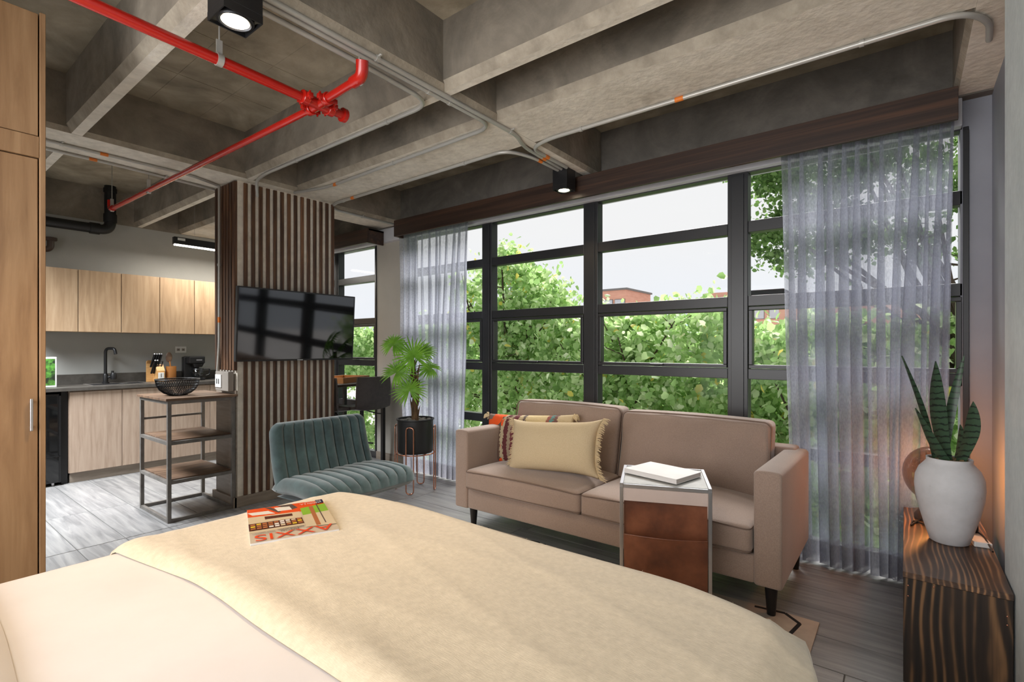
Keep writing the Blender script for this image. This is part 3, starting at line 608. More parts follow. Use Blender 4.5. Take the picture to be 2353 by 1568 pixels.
obj('pipe_run', MB().tube(fillet([(0, 0, 0.465), (0, 0, 0.0), (0, -1.6, 0.0)], 0.09, 8), 0.05, 18), 'black_pipe', bp, smooth=60)
obj('coupling', MB().lathe([(0.058, 0.09), (0.058, 0.17)], n=18), 'black_pipe', bp, smooth=40)
obj('coupling', MB().lathe([(0.058, 0.40), (0.058, 0.44)], n=18), 'black_pipe', bp, smooth=40)
obj('coupling', MB().tube([(0, -0.09, 0), (0, -0.17, 0)], 0.058, 18), 'black_pipe', bp, smooth=40)
be = thing('pipe_elbow', 'small brown pipe elbow on the kitchen wall beside the wardrobe edge', 'pipe', (-6.66, 1.10, 2.27))
obj('elbow', MB().tube(fillet([(-0.05, -0.1, -0.03), (0.03, 0.04, -0.03), (0.03, 0.04, 0.06)], 0.05, 8), 0.028, 14), 'brown_metal', be, smooth=60)
obj('flange', MB().lathe([(0.045, 0.055), (0.05, 0.06), (0.05, 0.085), (0.03, 0.09)], (0.03, 0.04, 0), 18), 'brown_metal', be, smooth=40)

# ------------------------------------------------------------------ wardrobe
wd = thing('wardrobe', 'floor-to-ceiling warm oak wardrobe at the left edge', 'wardrobe', (-3.0, -0.15, 0))
obj('carcass', MB().box(-0.30, 0.275, -1.2, 0.58, 0.0, 2.59), 'oak', wd)
obj('side_panel', MB().box(-0.30, 0.300, 0.582, 0.60, 0.0, 2.598, b=0.0015, seg=1), 'oak', wd)
for a, b in ((0.055, 0.578), (-0.545, 0.049), (-1.145, -0.551)):
    obj('upper_door', MB().box(0.276, 0.296, a, b, 2.108, 2.59, b=0.0015, seg=1), 'oak', wd)
    d = obj('lower_door', MB().box(0.276, 0.290, a, b, 0.06, 2.018, b=0.0015, seg=1), 'oak', wd)
    h = obj('handle', MB().box(0.305, 0.313, b-0.026, b-0.016, 0.945, 1.072, b=0.002).box(0.29, 0.306, b-0.024, b-0.018, 0.955, 0.963).box(0.29, 0.306, b-0.024, b-0.018, 1.054, 1.062), 'steel_bright', wd, label='brushed steel bar handle')
obj('rail', MB().box(0.276, 0.299, -1.2, 0.581, 2.022, 2.105, b=0.0015, seg=1), 'oak', wd)

# ------------------------------------------------------------------ shelf trolley + bowl
ct = thing('shelf_trolley', 'open steel frame kitchen trolley with three dark wooden shelves', 'trolley', (-4.5, 1.588, 0))
x0, x1, y0, y1, q = -0.30, 0.30, -0.233, 0.233, 0.0125
for x in (x0+q, x1-q):
    for y in (y0+q, y1-q): obj('leg', MB().box(x-q, x+q, y-q, y+q, 0, 0.885, b=0.0015, seg=1), 'steel_tube', ct)
for z in (0.0125, 0.29, 0.575, 0.872):
    for y in (y0+q, y1-q): obj('rail', MB().box(x0+2*q, x1-2*q, y-q*0.9, y+q*0.9, z-q, z+q, b=0.001, seg=1), 'steel_tube', ct)
    for x in (x0+q, x1-q): obj('rail', MB().box(x-q*0.9, x+q*0.9, y0+2*q, y1-2*q, z-q, z+q, b=0.001, seg=1), 'steel_tube', ct)
obj('rail', MB().box(x0+q-0.008, x0+q+0.008, y0+2*q, y1-2*q, 0.70, 0.716), 'steel_tube', ct)
for z in (0.297, 0.582): obj('shelf', MB().box(x0+2*q, x1-2*q, y0+2*q, y1-2*q, z, z+0.014, b=0.002), 'cartwood', ct)
obj('shelf', MB().box(x0-0.015, x1+0.015, y0-0.015, y1+0.015, 0.885, 0.903, b=0.002), 'cartwood', ct)
bw = thing('wire_bowl', 'black wire mesh bowl on the trolley top', 'bowl', (-4.47, 1.51, 0.903))
prof = [(0.055, 0.003), (0.09, 0.018), (0.12, 0.045), (0.138, 0.08), (0.147, 0.125)]
mb = MB()
def pr_(t):
    t *= len(prof)-1; i = min(int(t), len(prof)-2); f = t-i; return (prof[i][0]*(1-f)+prof[i+1][0]*f, prof[i][1]*(1-f)+prof[i+1][1]*f)
for i in range(56):
    for sg in (-1, 1):
        mb.tube([(pr_(t/8)[0]*math.cos(2*math.pi*i/56+sg*0.5*t/8), pr_(t/8)[0]*math.sin(2*math.pi*i/56+sg*0.5*t/8), pr_(t/8)[1]) for t in range(9)], 0.0021, 3, cap=False)
wm = obj('wire_mesh', mb, 'black_metal', bw); wm['kind'] = 'stuff'
obj('rim', MB().tube([(0.147*math.cos(a*math.pi/20), 0.147*math.sin(a*math.pi/20), 0.125) for a in range(41)], 0.004, 8, cap=False), 'black_metal', bw, smooth=60)
obj('base', MB().lathe([(0.0, 0), (0.056, 0), (0.06, 0.006), (0.0, 0.004)], n=28), 'black_metal', bw)

# junction box + conduits on the column
jb = thing('outlet_box', 'grey junction box with outlet plate on the kitchen side of the slatted column', 'outlet box', (-4.37, CY0-0.013, 1.0))
obj('box', MB().box(-0.10, 0.135, -0.045, -0.001, -0.075, 0.08, b=0.004), 'grey_plate', jb)
obj('plate', MB().box(-0.09, 0.02, -0.052, -0.045, -0.05, 0.055, b=0.003), 'white_plastic', jb)
for x in (-0.055, -0.02): obj('slot', MB().box(x-0.006, x+0.006, -0.0535, -0.0518, -0.02, 0.02), 'black_plastic', jb)

CZ = 2.597
def conduit(label, pts, r=0.012, fil=0.10, bands=(), clamps=()):
    P = [(p[0], p[1], CZ) if len(p) == 2 else p for p in pts]
    o = thing('conduit', label, 'conduit', P[0]); off = Vector(P[0])
    Q = [q-off for q in fillet(P, fil, 8)]
    obj('tube', MB().tube(Q, r, 12), 'zinc', o, smooth=60)
    def seg(p, l, rr, nm, m):
        best = None
        for a, b in zip(P, P[1:]):
            a = Vector(a); b = Vector(b); t = max(0.0, min(1.0, (Vector(p)-a).dot(b-a)/max((b-a).length_squared, 1e-9))); c = a+(b-a)*t; d = (c-Vector(p)).length
            if best is None or d < best[0]: best = (d, c, (b-a).normalized())
        c = best[1]-off; t = best[2]
        mb = MB().tube([c-t*l/2, c+t*l/2], rr, 12)
        if nm == 'clamp':
            s = t.cross(Vector((0, 0, 1)))
            if s.length > 0.5: a = c+s.normalized()*0.026+Vector((0, 0, 0.008)); mb.sphere(a, 0.008, (1, 1, 0.5)); mb.tube([c+Vector((0, 0, 0.008)), a], 0.006, 6)
        obj(nm, mb, m, o, smooth=50)
    for b in bands: seg((b[0], b[1], CZ) if len(b) == 2 else b, 0.045, r+0.001, 'marker_band', 'orange')
    for b in clamps: seg((b[0], b[1], CZ) if len(b) == 2 else b, 0.018, r+0.0035, 'clamp', 'zinc')
conduit('grey conduit nearest the red pipe, ending at the top of the slatted column', [(-1.99, 0.2), (-2.005, 1.5), (-2.03, 1.895), (-3.85, 1.885), (-4.06, 1.92), (-4.15, 1.97, 2.50)], 0.012, 0.13, [], [(-2.4, 1.90), (-3.4, 1.89)])
conduit('grey conduit in the middle of the girder trio that turns left on the wide beam', [(-1.945, 0.2), (-1.945, 2.32), (-3.75, 2.36), (-4.12, 2.27)], 0.012, 0.13, [(-1.945, 0.86), (-3.65, 2.357)], [(-1.945, 1.80), (-1.945, 1.95), (-2.9, 2.34)])
conduit('grey conduit that runs straight along the cross girder to the window lamp', [(-1.91, 0.2), (-1.91, 2.50), (-1.985, 2.68), (-2.01, 3.18)], 0.012, 0.08, [(-2.0, 2.93)], [(-1.91, 1.45), (-1.91, 2.44)])
conduit('grey conduit from the right wall along the window edge of the wide beam', [(0.285, 2.98), (0.27, 2.80), (0.18, 2.672), (-1.80, 2.676), (-1.965, 2.74), (-1.965, 3.18)], 0.012, 0.09, [(-0.95, 2.675), (-1.965, 2.92)], [(-0.15, 2.67), (-1.55, 2.675)])
conduit('grey conduit along the far left of the wide beam and on over the pier girder', [(-2.045, 3.19), (-2.045, 2.85), (-2.12, 2.655), (-4.15, 2.665), (-4.318, 2.76), (-4.335, 3.5)], 0.012, 0.10, [(-2.045, 2.95), (-3.85, 2.665)], [(-2.5, 2.655), (-3.2, 2.66), (-4.0, 2.665), (-4.33, 3.1)])
conduit('grey conduit that drops down the slatted column to the outlet box', [(-4.335, 0.3), (-4.335, 1.55), (-4.43, 1.78), (-4.43, CY0-0.045, 2.597), (-4.43, CY0-0.045, 1.30), (-4.46, CY0-0.045, 1.08)], 0.010, 0.07, [(-4.335, 1.02), (-4.43, CY0-0.045, 1.5)], [(-4.335, 0.80), (-4.43, CY0-0.045, 1.95)])
conduit('second grey conduit on the kitchen girder, further from the bed', [(-4.515, 0.3), (-4.515, 1.1), (-4.56, 1.72), (-4.575, CY0-0.02)], 0.010, 0.07, [(-4.515, 1.0)], [(-4.53, 1.45)])

# red sprinkler pipe
ZR = 2.49
rp = thing('sprinkler_pipe', 'bright red fire sprinkler pipe hung below the ceiling', 'pipe', (-2.31, 1.38, ZR))
def L_(x, y, z=0.0): return (x+2.31, y-1.38, z)
obj('main_run', MB().tube([L_(-2.22, -0.6), L_(-2.325, 1.55)], 0.0225, 20), 'red', rp, smooth=60)
obj('long_branch', MB().tube([L_(-2.34, 1.41), L_(-5.5, 1.345)], 0.0185, 18), 'red', rp, smooth=60)
obj('short_branch', MB().tube(fillet([L_(-2.30, 1.40), L_(-1.98, 1.385), L_(-1.92, 1.375), L_(-1.90, 1.365, 0.055)], 0.05, 8), 0.020, 18), 'red', rp, smooth=60)
obj('elbow', MB().tube(fillet([L_(-2.0, 1.386), L_(-1.925, 1.38), L_(-1.905, 1.365, 0.06)], 0.05, 8), 0.0275, 18), 'red', rp, smooth=60)
obj('cross_fitting', MB().tube([L_(-2.31, 1.34), L_(-2.322, 1.46)], 0.0275, 18).tube([L_(-2.37, 1.408), L_(-2.26, 1.402)], 0.025, 18), 'red', rp, smooth=40)
def coupling(c, d, r=0.033):
    c = Vector(c); d = Vector(d).normalized(); s = d.cross(Vector((0, 0, 1))).normalized()
    mb = MB().tube([c-d*0.018, c-d*0.015, c+d*0.015, c+d*0.018], [r*0.92, r, r, r*0.92], 20)
    for k in (-1, 1):
        a = c+s*k*(r+0.008); mb.box(a.x-0.012, a.x+0.012, a.y-0.012, a.y+0.012, a.z-0.012, a.z+0.012, b=0.003); mb.tube([a-Vector((0, 0, 0.022)), a+Vector((0, 0, 0.022))], 0.005, 8)
    obj('coupling', mb, 'red', rp, smooth=40)
coupling(L_(-2.306, 1.325), (0.05, -1, 0)); coupling(L_(-2.322, 1.47), (0.05, -1, 0)); coupling(L_(-2.40, 1.409), (1, 0, 0), 0.03); coupling(L_(-2.235, 1.40), (1, 0, 0), 0.031)
obj('end_cap', MB().tube([L_(-2.324, 1.54), L_(-2.325, 1.56), L_(-2.326, 1.57)], [0.036, 0.036, 0.025], 20), 'red', rp, smooth=40)
obj('elbow', MB().tube(fillet([L_(-5.44, 1.346), L_(-5.52, 1.345), L_(-5.52, 1.345, 0.08)], 0.04), 0.024, 16), 'red', rp, smooth=60)
def hanger(c, zt):
    c = Vector(c)
    obj('hanger', MB().tube([c+Vector((0, -0.012, 0)), c+Vector((0, 0.012, 0))], 0.026, 18).box(c.x-0.003, c.x+0.003, c.y-0.012, c.y+0.012, c.z+0.02, c.z+0.085).tube([c+Vector((0, 0, 0.08)), c+Vector((0, 0, zt))], 0.003, 6), 'zinc', rp, smooth=40, label='galvanised strap hanger')
hanger(L_(-2.294, 0.93), ZB-ZR); hanger(L_(-4.62, 1.363), ZS-ZR); hanger(L_(-1.955, 1.385), ZS-ZR); hanger(L_(-5.48, 1.345), ZB-ZR)

# cube downlights
GLOW = emit('warm_lamp_glow', (1.0, 0.84, 0.58), 22)
def cube_lamp(label, x, y, zt, s=0.0675, h=0.155, e=40, spread=110, blend=0.5):
    o = thing('cube_downlight', label, 'lamp', (x, y, zt), group='black cube downlights')
    mb = MB(); z1, z0 = 0.0, -h
    mb.box(-s, s, -s, s, z0+0.03, z1, b=0.002)
    for a, b, c, d in ((-s, s, -s, -s+0.004), (-s, s, s-0.004, s), (-s, -s+0.004, -s+0.004, s-0.004), (s-0.004, s, -s+0.004, s-0.004)): mb.box(a, b, c, d, z0, z0+0.03)
    obj('housing', mb, 'black_metal', o)
    obj('baffle', MB().lathe([(s*0.70, z0+0.004), (s*0.93, z0+0.004), (s*0.93, z0+0.02), (s*0.70, z0+0.02)], n=32, cap0=False, cap1=False), 'black_metal', o)
    obj('reflector_ring', MB().lathe([(s*0.70, z0+0.002), (s*0.78, z0+0.0), (s*0.78, z0+0.012), (s*0.64, z0+0.02)], n=32, cap0=False, cap1=False), 'steel_bright', o, smooth=60)
    obj('bulb', MB().lathe([(0.0, z0+0.002), (s*0.5, z0+0.004), (s*0.66, z0+0.014), (0.0, z0+0.02)], n=28, cap0=False, cap1=False), GLOW, o, smooth=60)
    light('downlight_beam', 'SPOT', (x, y, zt-h-0.01), e, WARM, spot_size=R(spread), spot_blend=blend, shadow_soft_size=0.03)
cube_lamp('large black cube downlight near the top of the picture by the red pipe', -1.925, 0.835, ZS, e=75, spread=104, blend=0.75)
cube_lamp('black cube downlight above the long pelmet between curtain and window', -2.03, 3.25, ZS, s=0.062, e=18)

# ------------------------------------------------------------------ television
tv = thing('television', 'large flat television mounted on the slatted column', 'television', (-4.05, 2.29, 1.455), R(1.5))
tilt = bpy.data.objects.new('panel', None)
mb = MB().box(-0.035, 0.0, -0.53, 0.53, -0.292, 0.292, b=0.004)
def tl(o): o.rotation_euler = (0, R(3.5), 0); return o
tl(obj('housing', mb, 'black_plastic', tv))
tl(obj('bezel', MB().box(0.0, 0.003, -0.53, 0.53, 0.281, 0.292).box(0.0, 0.003, -0.53, 0.53, -0.292, -0.278).box(0.0, 0.003, -0.53, -0.521, -0.278, 0.281).box(0.0, 0.003, 0.521, 0.53, -0.278, 0.281), 'black_metal', tv))
tl(obj('screen', MB().box(0.0, 0.0015, -0.521, 0.521, -0.278, 0.281), 'tv_screen', tv))
tl(obj('badge', MB().box(0.003, 0.0045, -0.025, 0.025, -0.289, -0.283), 'steel_bright', tv))
obj('wall_mount', MB().box(-0.125, -0.11, -0.15, 0.15, -0.12, 0.12).box(-0.11, -0.045, -0.06, -0.03, -0.08, 0.08).box(-0.11, -0.045, 0.03, 0.06, -0.08, 0.08), 'black_metal', tv)
del tilt

# ------------------------------------------------------------------ dining corner behind the column
dt = thing('bar_table', 'dark-edged bar table standing at the narrow window behind the column', 'table', (-4.92, 3.2, 0))
obj('table_top', MB().box(-0.42, 0.42, -0.42, 0.40, 0.872, 0.897, b=0.003), 'pelmet', dt)
obj('surface', MB().box(-0.415, 0.415, -0.415, 0.395, 0.897, 0.899), 'counter', dt)
for x in (-0.36, 0.36):
    for y in (-0.36, 0.34): obj('leg', MB().box(x-0.018, x+0.018, y-0.018, y+0.018, 0, 0.872), 'black_metal', dt)
ty = thing('wooden_tray', 'honey coloured wooden box tray with a white handle on the bar table', 'tray', (-4.86, 3.24, 0.899), R(22))
mb = MB()
for a, b, c, d in ((-0.17, 0.17, -0.25, -0.238), (-0.17, 0.17, 0.238, 0.25), (-0.17, -0.158, -0.238, 0.238), (0.158, 0.17, -0.238, 0.238)): mb.box(a, b, c, d, 0.0, 0.06, b=0.002)
obj('walls', mb, 'amber_wood', ty); obj('bottom', MB().box(-0.158, 0.158, -0.238, 0.238, 0, 0.006), 'amber_wood', ty)
obj('handle', MB().box(-0.05, 0.05, -0.256, -0.25, 0.03, 0.038, b=0.002), 'white_plastic', ty)
def stool(label, x, y, rz):
    o = thing('bar_stool', label, 'stool', (x, y, 0), rz, 'swivel bar stools at the bar table')
    # shell: sits facing -x, back at +x
    def P(u, v):
        v = (v-0.5)*2; t = u
        if t < 0.55: xx = -0.21+0.40*t/0.55; zz = 0.665-0.012*math.sin(math.pi*t/0.55)
        else:
            s = (t-0.55)/0.45; xx = 0.19+0.035*math.sin(s*1.2); zz = 0.665+0.02*s+0.30*s
        e = (1-abs(2*u-1)**6)
        w = 0.20*(1-0.06*(1-e))
        return Vector((xx-0.05*v*v*max(0, (t-0.5))*2*0.6, w*v, zz+0.025*v*v*(1 if t < 0.55 else max(0, 1-(t-0.55)*6))))
    mb = MB(); n1, n2 = 24, 12
    A = [[P(i/n1, j/n2) for j in range(n2+1)] for i in range(n1+1)]
    top = []; bot = []
    for i in range(n1+1):
        ra = []; rb = []
        for j in range(n2+1):
            du = A[min(i+1, n1)][j]-A[max(i-1, 0)][j]; dv = A[i][min(j+1, n2)]-A[i][max(j-1, 0)]; nn = du.cross(dv).normalized()
            ra.append(mb.bm.verts.new(A[i][j]+nn*0.014)); rb.append(mb.bm.verts.new(A[i][j]-nn*0.014))
        top.append(ra); bot.append(rb)
    for i in range(n1):
        for j in range(n2): mb._f([top[i][j], top[i+1][j], top[i+1][j+1], top[i][j+1]]); mb._f([bot[i][j], bot[i][j+1], bot[i+1][j+1], bot[i+1][j]])
    for i in range(n1):
        for j in (0, n2): mb._f([top[i][j], bot[i][j], bot[i+1][j], top[i+1][j]])
    for j in range(n2):
        for i in (0, n1): mb._f([top[i][j], top[i][j+1], bot[i][j+1], bot[i][j]])
    obj('shell', mb, 'stool', o, smooth=50)
    obj('pole', MB().lathe([(0.03, 0.02), (0.03, 0.40), (0.02, 0.40), (0.02, 0.64), (0.09, 0.65)], n=18), 'black_metal', o, smooth=40)
    obj('base', MB().lathe([(0.0, 0), (0.2, 0), (0.2, 0.008), (0.04, 0.025), (0.0, 0.03)], n=36), 'black_metal', o, smooth=40)
    obj('lever', MB().tube([(0.03, 0.03, 0.635), (0.08, 0.12, 0.60), (0.12, 0.16, 0.595)], 0.006, 8), 'black_metal', o)
    obj('footrest', MB().tube([(0.14*math.cos(a*math.pi/8+1.6), 0.14*math.sin(a*math.pi/8+1.6), 0.28) for a in range(9)], 0.009, 8).tube([(0.03, 0, 0.28), (-0.13, 0.0, 0.28)], 0.008, 8), 'black_metal', o)
stool('dark brown bar stool with its curved back to the room at the bar table', -4.36, 3.12, 0)
stool('dark brown bar stool mostly hidden behind the slatted column', -4.46, 2.88, R(-75))

# ------------------------------------------------------------------ green chair
gc = thing('lounge_chair', 'armless teal velvet lounge chair with vertical channel tufting', 'chair', (-3.05, 2.05, 0))
def pad(cen, nrm, width, T, nch, nu=26, per=8, offs=0.016, yc=0.0, tight=8):
    nv = nch*per; mb = MB(); tp = []; bt = []
    for i in range(nu+1):
        u = i/nu; c = Vector(cen(u)); n_ = Vector(nrm(u)).normalized(); W = width(u); a = []; b = []
        eu = max(0.0, 1-abs(2*u-1)**tight)**0.5
        for j in range(nv+1):
            v = -1+2*j/nv; ev = max(0.0, 1-abs(v)**14)**0.5; f = (j % per)/per
            sc = offs*(math.sqrt(max(0, 1-(2*f-1)**2)))
            e = eu*ev; a.append(mb.bm.verts.new(c+Vector((0, yc+W*v, 0))+n_*(T*0.5*e+sc*min(eu, ev)))); b.append(mb.bm.verts.new(c+Vector((0, yc+W*v, 0))-n_*(T*0.5*e)))
        tp.append(a); bt.append(b)
    for i in range(nu):
        for j in range(nv): mb._f([tp[i][j], tp[i][j+1], tp[i+1][j+1], tp[i+1][j]]); mb._f([bt[i][j], bt[i+1][j], bt[i+1][j+1], bt[i][j+1]])
    bmesh.ops.remove_doubles(mb.bm, verts=mb.bm.verts[:], dist=0.0004)
    return mb
def rc(u, k): return max(0.0, 1-abs(u)**k)
# backrest: from junction (x=-0.21,z=.37) up to (-0.33,z=.76)
obj('backrest', pad(lambda u: (-0.20-0.125*u-0.02*math.sin(math.pi*u), 0, 0.33+0.43*u), lambda u: (1, 0, 0.26), lambda u: 0.385-0.015*u-0.045*max(0, (u-0.86)/0.14)**2, 0.085, 10, offs=0.021), 'velvet', gc, smooth=55)
obj('seat', pad(lambda u: (-0.26+0.56*u, 0, 0.335+0.02*math.sin(math.pi*min(1, u*1.1))+0.03*u-0.03*max(0, (u-0.8)/0.2)**2), lambda u: (-0.06+0.5*max(0, u-0.75), 0, 1), lambda u: 0.385+0.02*u-0.05*max(0, (u-0.86)/0.14)**2, 0.095, 10, nu=30, offs=0.021), 'velvet', gc, smooth=55)
obj('shell', pad(lambda u: (-0.24+0.5*u, 0, 0.285+0.02*u), lambda u: (0, 0, 1), lambda u: 0.36, 0.05, 1, offs=0), 'velvet', gc, smooth=55)
obj('swivel_base', MB().lathe([(0.0, 0), (0.24, 0), (0.24, 0.012), (0.03, 0.03), (0.03, 0.27)], n=32), 'black_metal', gc, smooth=40)

# ------------------------------------------------------------------ palm in copper stand
PX, PY = -3.47, 3.05
st = thing('plant_stand', 'rose copper wire plant stand with hairpin legs', 'stand', (PX, PY, 0))
obj('ring', MB().tube([(0.172*math.cos(a*math.pi/24), 0.172*math.sin(a*math.pi/24), 0.335) for a in range(49)], 0.0055, 8, cap=False), 'copper', st, smooth=60)
obj('cross_bar', MB().tube([(-0.17, 0, 0.332), (0.17, 0, 0.332)], 0.005, 6).tube([(0, -0.17, 0.332), (0, 0.17, 0.332)], 0.005, 6), 'copper', st)
for a in (-20, 70, 160, 250):
    aa = R(a-37); cx, cy = 0.176*math.cos(aa), 0.176*math.sin(aa); tx, ty_ = -math.sin(aa)*0.033, math.cos(aa)*0.033
    pts = fillet([(cx+tx, cy+ty_, 0.30), (cx+tx, cy+ty_, 0.58), (cx-tx, cy-ty_, 0.58), (cx-tx, cy-ty_, 0.006), (cx+tx, cy+ty_, 0.006), (cx+tx, cy+ty_, 0.31)], 0.032, 6)
    obj('leg', MB().tube(pts, 0.0055, 8), 'copper', st, smooth=60)
pl = thing('potted_palm', 'fan palm with bright green fronds in a matt black round pot', 'plant', (PX, PY, 0.34))
obj('pot', MB().lathe([(0.0, 0.0), (0.15, 0.0), (0.157, 0.01), (0.16, 0.285), (0.168, 0.29), (0.168, 0.30), (0.152, 0.30), (0.15, 0.262), (0.0, 0.262)], n=40), 'pot_black', pl, smooth=40)
mb = MB(); r5 = random.Random(5)
for i in range(46):
    a = r5.random()*6.28; d = 0.14*math.sqrt(r5.random()); mb.sphere((d*math.cos(a), d*math.sin(a), 0.27+r5.random()*0.01), 0.016+r5.random()*0.008, (1, 1.2, 0.7), 8, 6)
pb = obj('pebbles', mb, 'pebble', pl, smooth=True); pb['kind'] = 'stuff'
tk = [(0, 0, 0.25), (-0.01, 0.0, 0.40), (0.01, 0.0, 0.52), (-0.005, 0, 0.62), (-0.03, 0, 0.75), (-0.02, 0, 0.82)]
mb = MB().tube(tk, [0.034, 0.03, 0.028, 0.025, 0.022, 0.016], 12)
for i in range(26):
    z = 0.27+0.018*i; a = i*2.4; x = -0.005; r0 = 0.030
    mb.tube([(x+r0*0.8*math.cos(a), r0*0.8*math.sin(a), z), (x+r0*1.2*math.cos(a), r0*1.2*math.sin(a), z+0.05), (x+r0*1.5*math.cos(a), r0*1.5*math.sin(a), z+0.09)], [0.012, 0.007, 0.001], 5)
obj('trunk', mb, 'trunk', pl, smooth=60)
Rv = Vector((0.7894, 0.6138, 0)); Fv = Vector((-0.6138, 0.7894, 0))
def fan(hub, base, rad, nrm_tilt, spin, n=26, arc=310, seed=0):
    """one palmate frond: hub position, petiole from base, facing camera-ish with tilt"""
    rr = random.Random(seed); mb = MB(); hub = Vector(hub); nrm = (Fv*-1+Vector(nrm_tilt)).normalized()
    u = nrm.cross(Vector((0, 0, 1))).normalized(); v = u.cross(nrm).normalized()
    if v.z < 0: v = -v
    for i in range(n):
        a = R(spin-arc/2+arc*i/(n-1)+rr.uniform(-2, 2)); d = u*math.sin(a)+v*math.cos(a); s = d.cross(nrm).normalized()
        L = rad*(0.86+0.14*math.cos(a-R(spin)))*rr.uniform(0.92, 1.06); pts = []
        for t in (0, 0.35, 0.6, 0.8, 1.0):
            wdt = 0.003+0.008*min(1, t/0.45) if t <= 0.6 else 0.011*(1-(t-0.6)/0.4)+0.0004
            c = hub+d*L*t+nrm*(0.03*t-0.07*t*t)*rad/0.18-Vector((0, 0, 0.012*t*t)); pts.append((c-s*wdt*0.8, c+nrm*wdt*0.5, c+s*wdt*0.8))
        vs = [[mb.bm.verts.new(q) for q in p] for p in pts]
        for p, q in zip(vs, vs[1:]):
            mb._f([p[0], p[1], q[1], q[0]]); mb._f([p[1], p[2], q[2], q[1]])
    base = Vector(base); mid = (hub+base)/2+Vector((0, 0, 0.02))
    mb.tube([base, mid, hub], [0.006, 0.005, 0.004], 6)
    return mb
def at(dx, dz, f=0.0): p = Rv*dx+Fv*f; return (p.x, p.y, dz)
PZ = 0.34
obj('frond', fan(at(-0.195, 1.298-PZ, -0.02), at(-0.02, 1.09-PZ), 0.155, (0, 0, 0.55), -12, seed=1), 'palm', pl)
obj('frond', fan(at(0.0, 1.197-PZ, -0.08), at(-0.01, 1.05-PZ), 0.225, (0.1, 0, 0.25), 25, seed=2), 'palm', pl)
obj('frond', fan(at(-0.155, 1.055-PZ, -0.06), at(-0.01, 0.98-PZ), 0.205, (0, 0, 0.7), -35, seed=3), 'palm', pl)
obj('frond', fan(at(-0.03, 0.90-PZ, -0.12), at(0, 0.85-PZ), 0.20, (0.1, 0, 0.75), 10, seed=4), 'palm', pl)
obj('frond', fan(at(0.13, 1.09-PZ, 0.06), at(0.0, 0.98-PZ), 0.15, (0.5, 0, 1.6), 60, seed=5), 'palm', pl)
obj('frond', fan(at(0.05, 1.24-PZ, 0.09), at(-0.01, 1.1-PZ), 0.16, (-0.2, 0.2, 0.6), 10, seed=6), 'palm', pl)

# ------------------------------------------------------------------ rug, sofa, cushions
rx0, rx1, ry0, ry1 = -2.62, -0.31, 0.7, 2.70
rug = thing('rug', 'cream flatweave rug with thin black zigzag lines under the sofa front', 'rug', (-1.45, 1.7, 0.0))
mb = MB(); mb.rbox(rx0+1.45, rx1+1.45, ry0-1.7, ry1-1.7, 0.001, 0.009, 0.004, n=14, m=2, crown=lambda a, b, c: (0, 0.006*math.sin(a*9), 0.0))
obj('weave', mb, 'rug', rug, smooth=60)
def zig(pts, w=0.011):
    mb = MB()
    for a, b in zip(pts, pts[1:]):
        a = Vector((a[0], a[1], 0)); b = Vector((b[0], b[1], 0)); s = (b-a).cross(Vector((0, 0, 1))).normalized()*w; z = Vector((0, 0, 0.0105)); zz = Vector((0, 0, 0.008))
        v = [mb.bm.verts.new(q) for q in (a-s+zz, a+s+zz, b+s+zz, b-s+zz, a-s+z, a+s+z, b+s+z, b-s+z)]
        for f in ((4, 5, 6, 7), (0, 1, 5, 4), (1, 2, 6, 5), (2, 3, 7, 6), (3, 0, 4, 7)): mb._f([v[i] for i in f])
    return mb
for k in range(4):
    x = -2.245+0.475*k+1.45
    P = [(x-0.06, 0.992), (x+0.02, 0.90)]+[(x+0.02+(0.16 if i % 2 else -0.06), 0.90-0.21*(i+1)) for i in range(8)]
    obj('zigzag_line', zig(P, 0.008), 'rug_line', rug)
    obj('zigzag_line', zig([(x+0.24, 0.975), (x+0.37, 0.992), (x+0.44, 0.93), (x+0.40, 0.70), (x+0.50, 0.48), (x+0.36, 0.26)], 0.008), 'rug_line', rug)

sf = thing('sofa', 'taupe fabric two-seat sofa with two seat and two back cushions', 'sofa', (-1.47, 2.97, 0))
def L(x, y): return x+1.47, y-2.97
X0, X1, Y0, Y1 = -2.50, -0.44, 2.56, 3.40
ax0, ay0 = L(X0, Y0); ax1, ay1 = L(X1, Y1)
obj('base', MB().rbox(ax0+0.118, ax1-0.118, ay0+0.005, ay1-0.02, 0.165, 0.30, 0.012, n=3, m=2), 'sofa', sf, smooth=50)
for a, b in ((ax0, ax0+0.118), (ax1-0.122, ax1)):
    r = obj('arm', MB().rbox(a, b, ay0, ay1-0.03, 0.16, 0.695, 0.016, n=5, m=3, crown=lambda p, q, s: (0, 0, 0.006*(1-p*p)*(1 if s > 0.9 else 0)-0.015*(q+1)/2*(1 if s > 0.5 else 0))), 'sofa', sf, smooth=50)
    xs = a+0.004 if a < 0 else b-0.004
obj('back', MB().rbox(ax0+0.05, ax1-0.05, ay1-0.14, ay1, 0.165, 0.70, 0.02, n=3, m=3), 'sofa', sf, smooth=50)
xm = L(-1.478, 0)[0]
def piping(pts, parent, r=0.0042): return obj('piping', MB().tube(pts, r, 6, cap=False), 'sofa_pipe', parent, smooth=60)
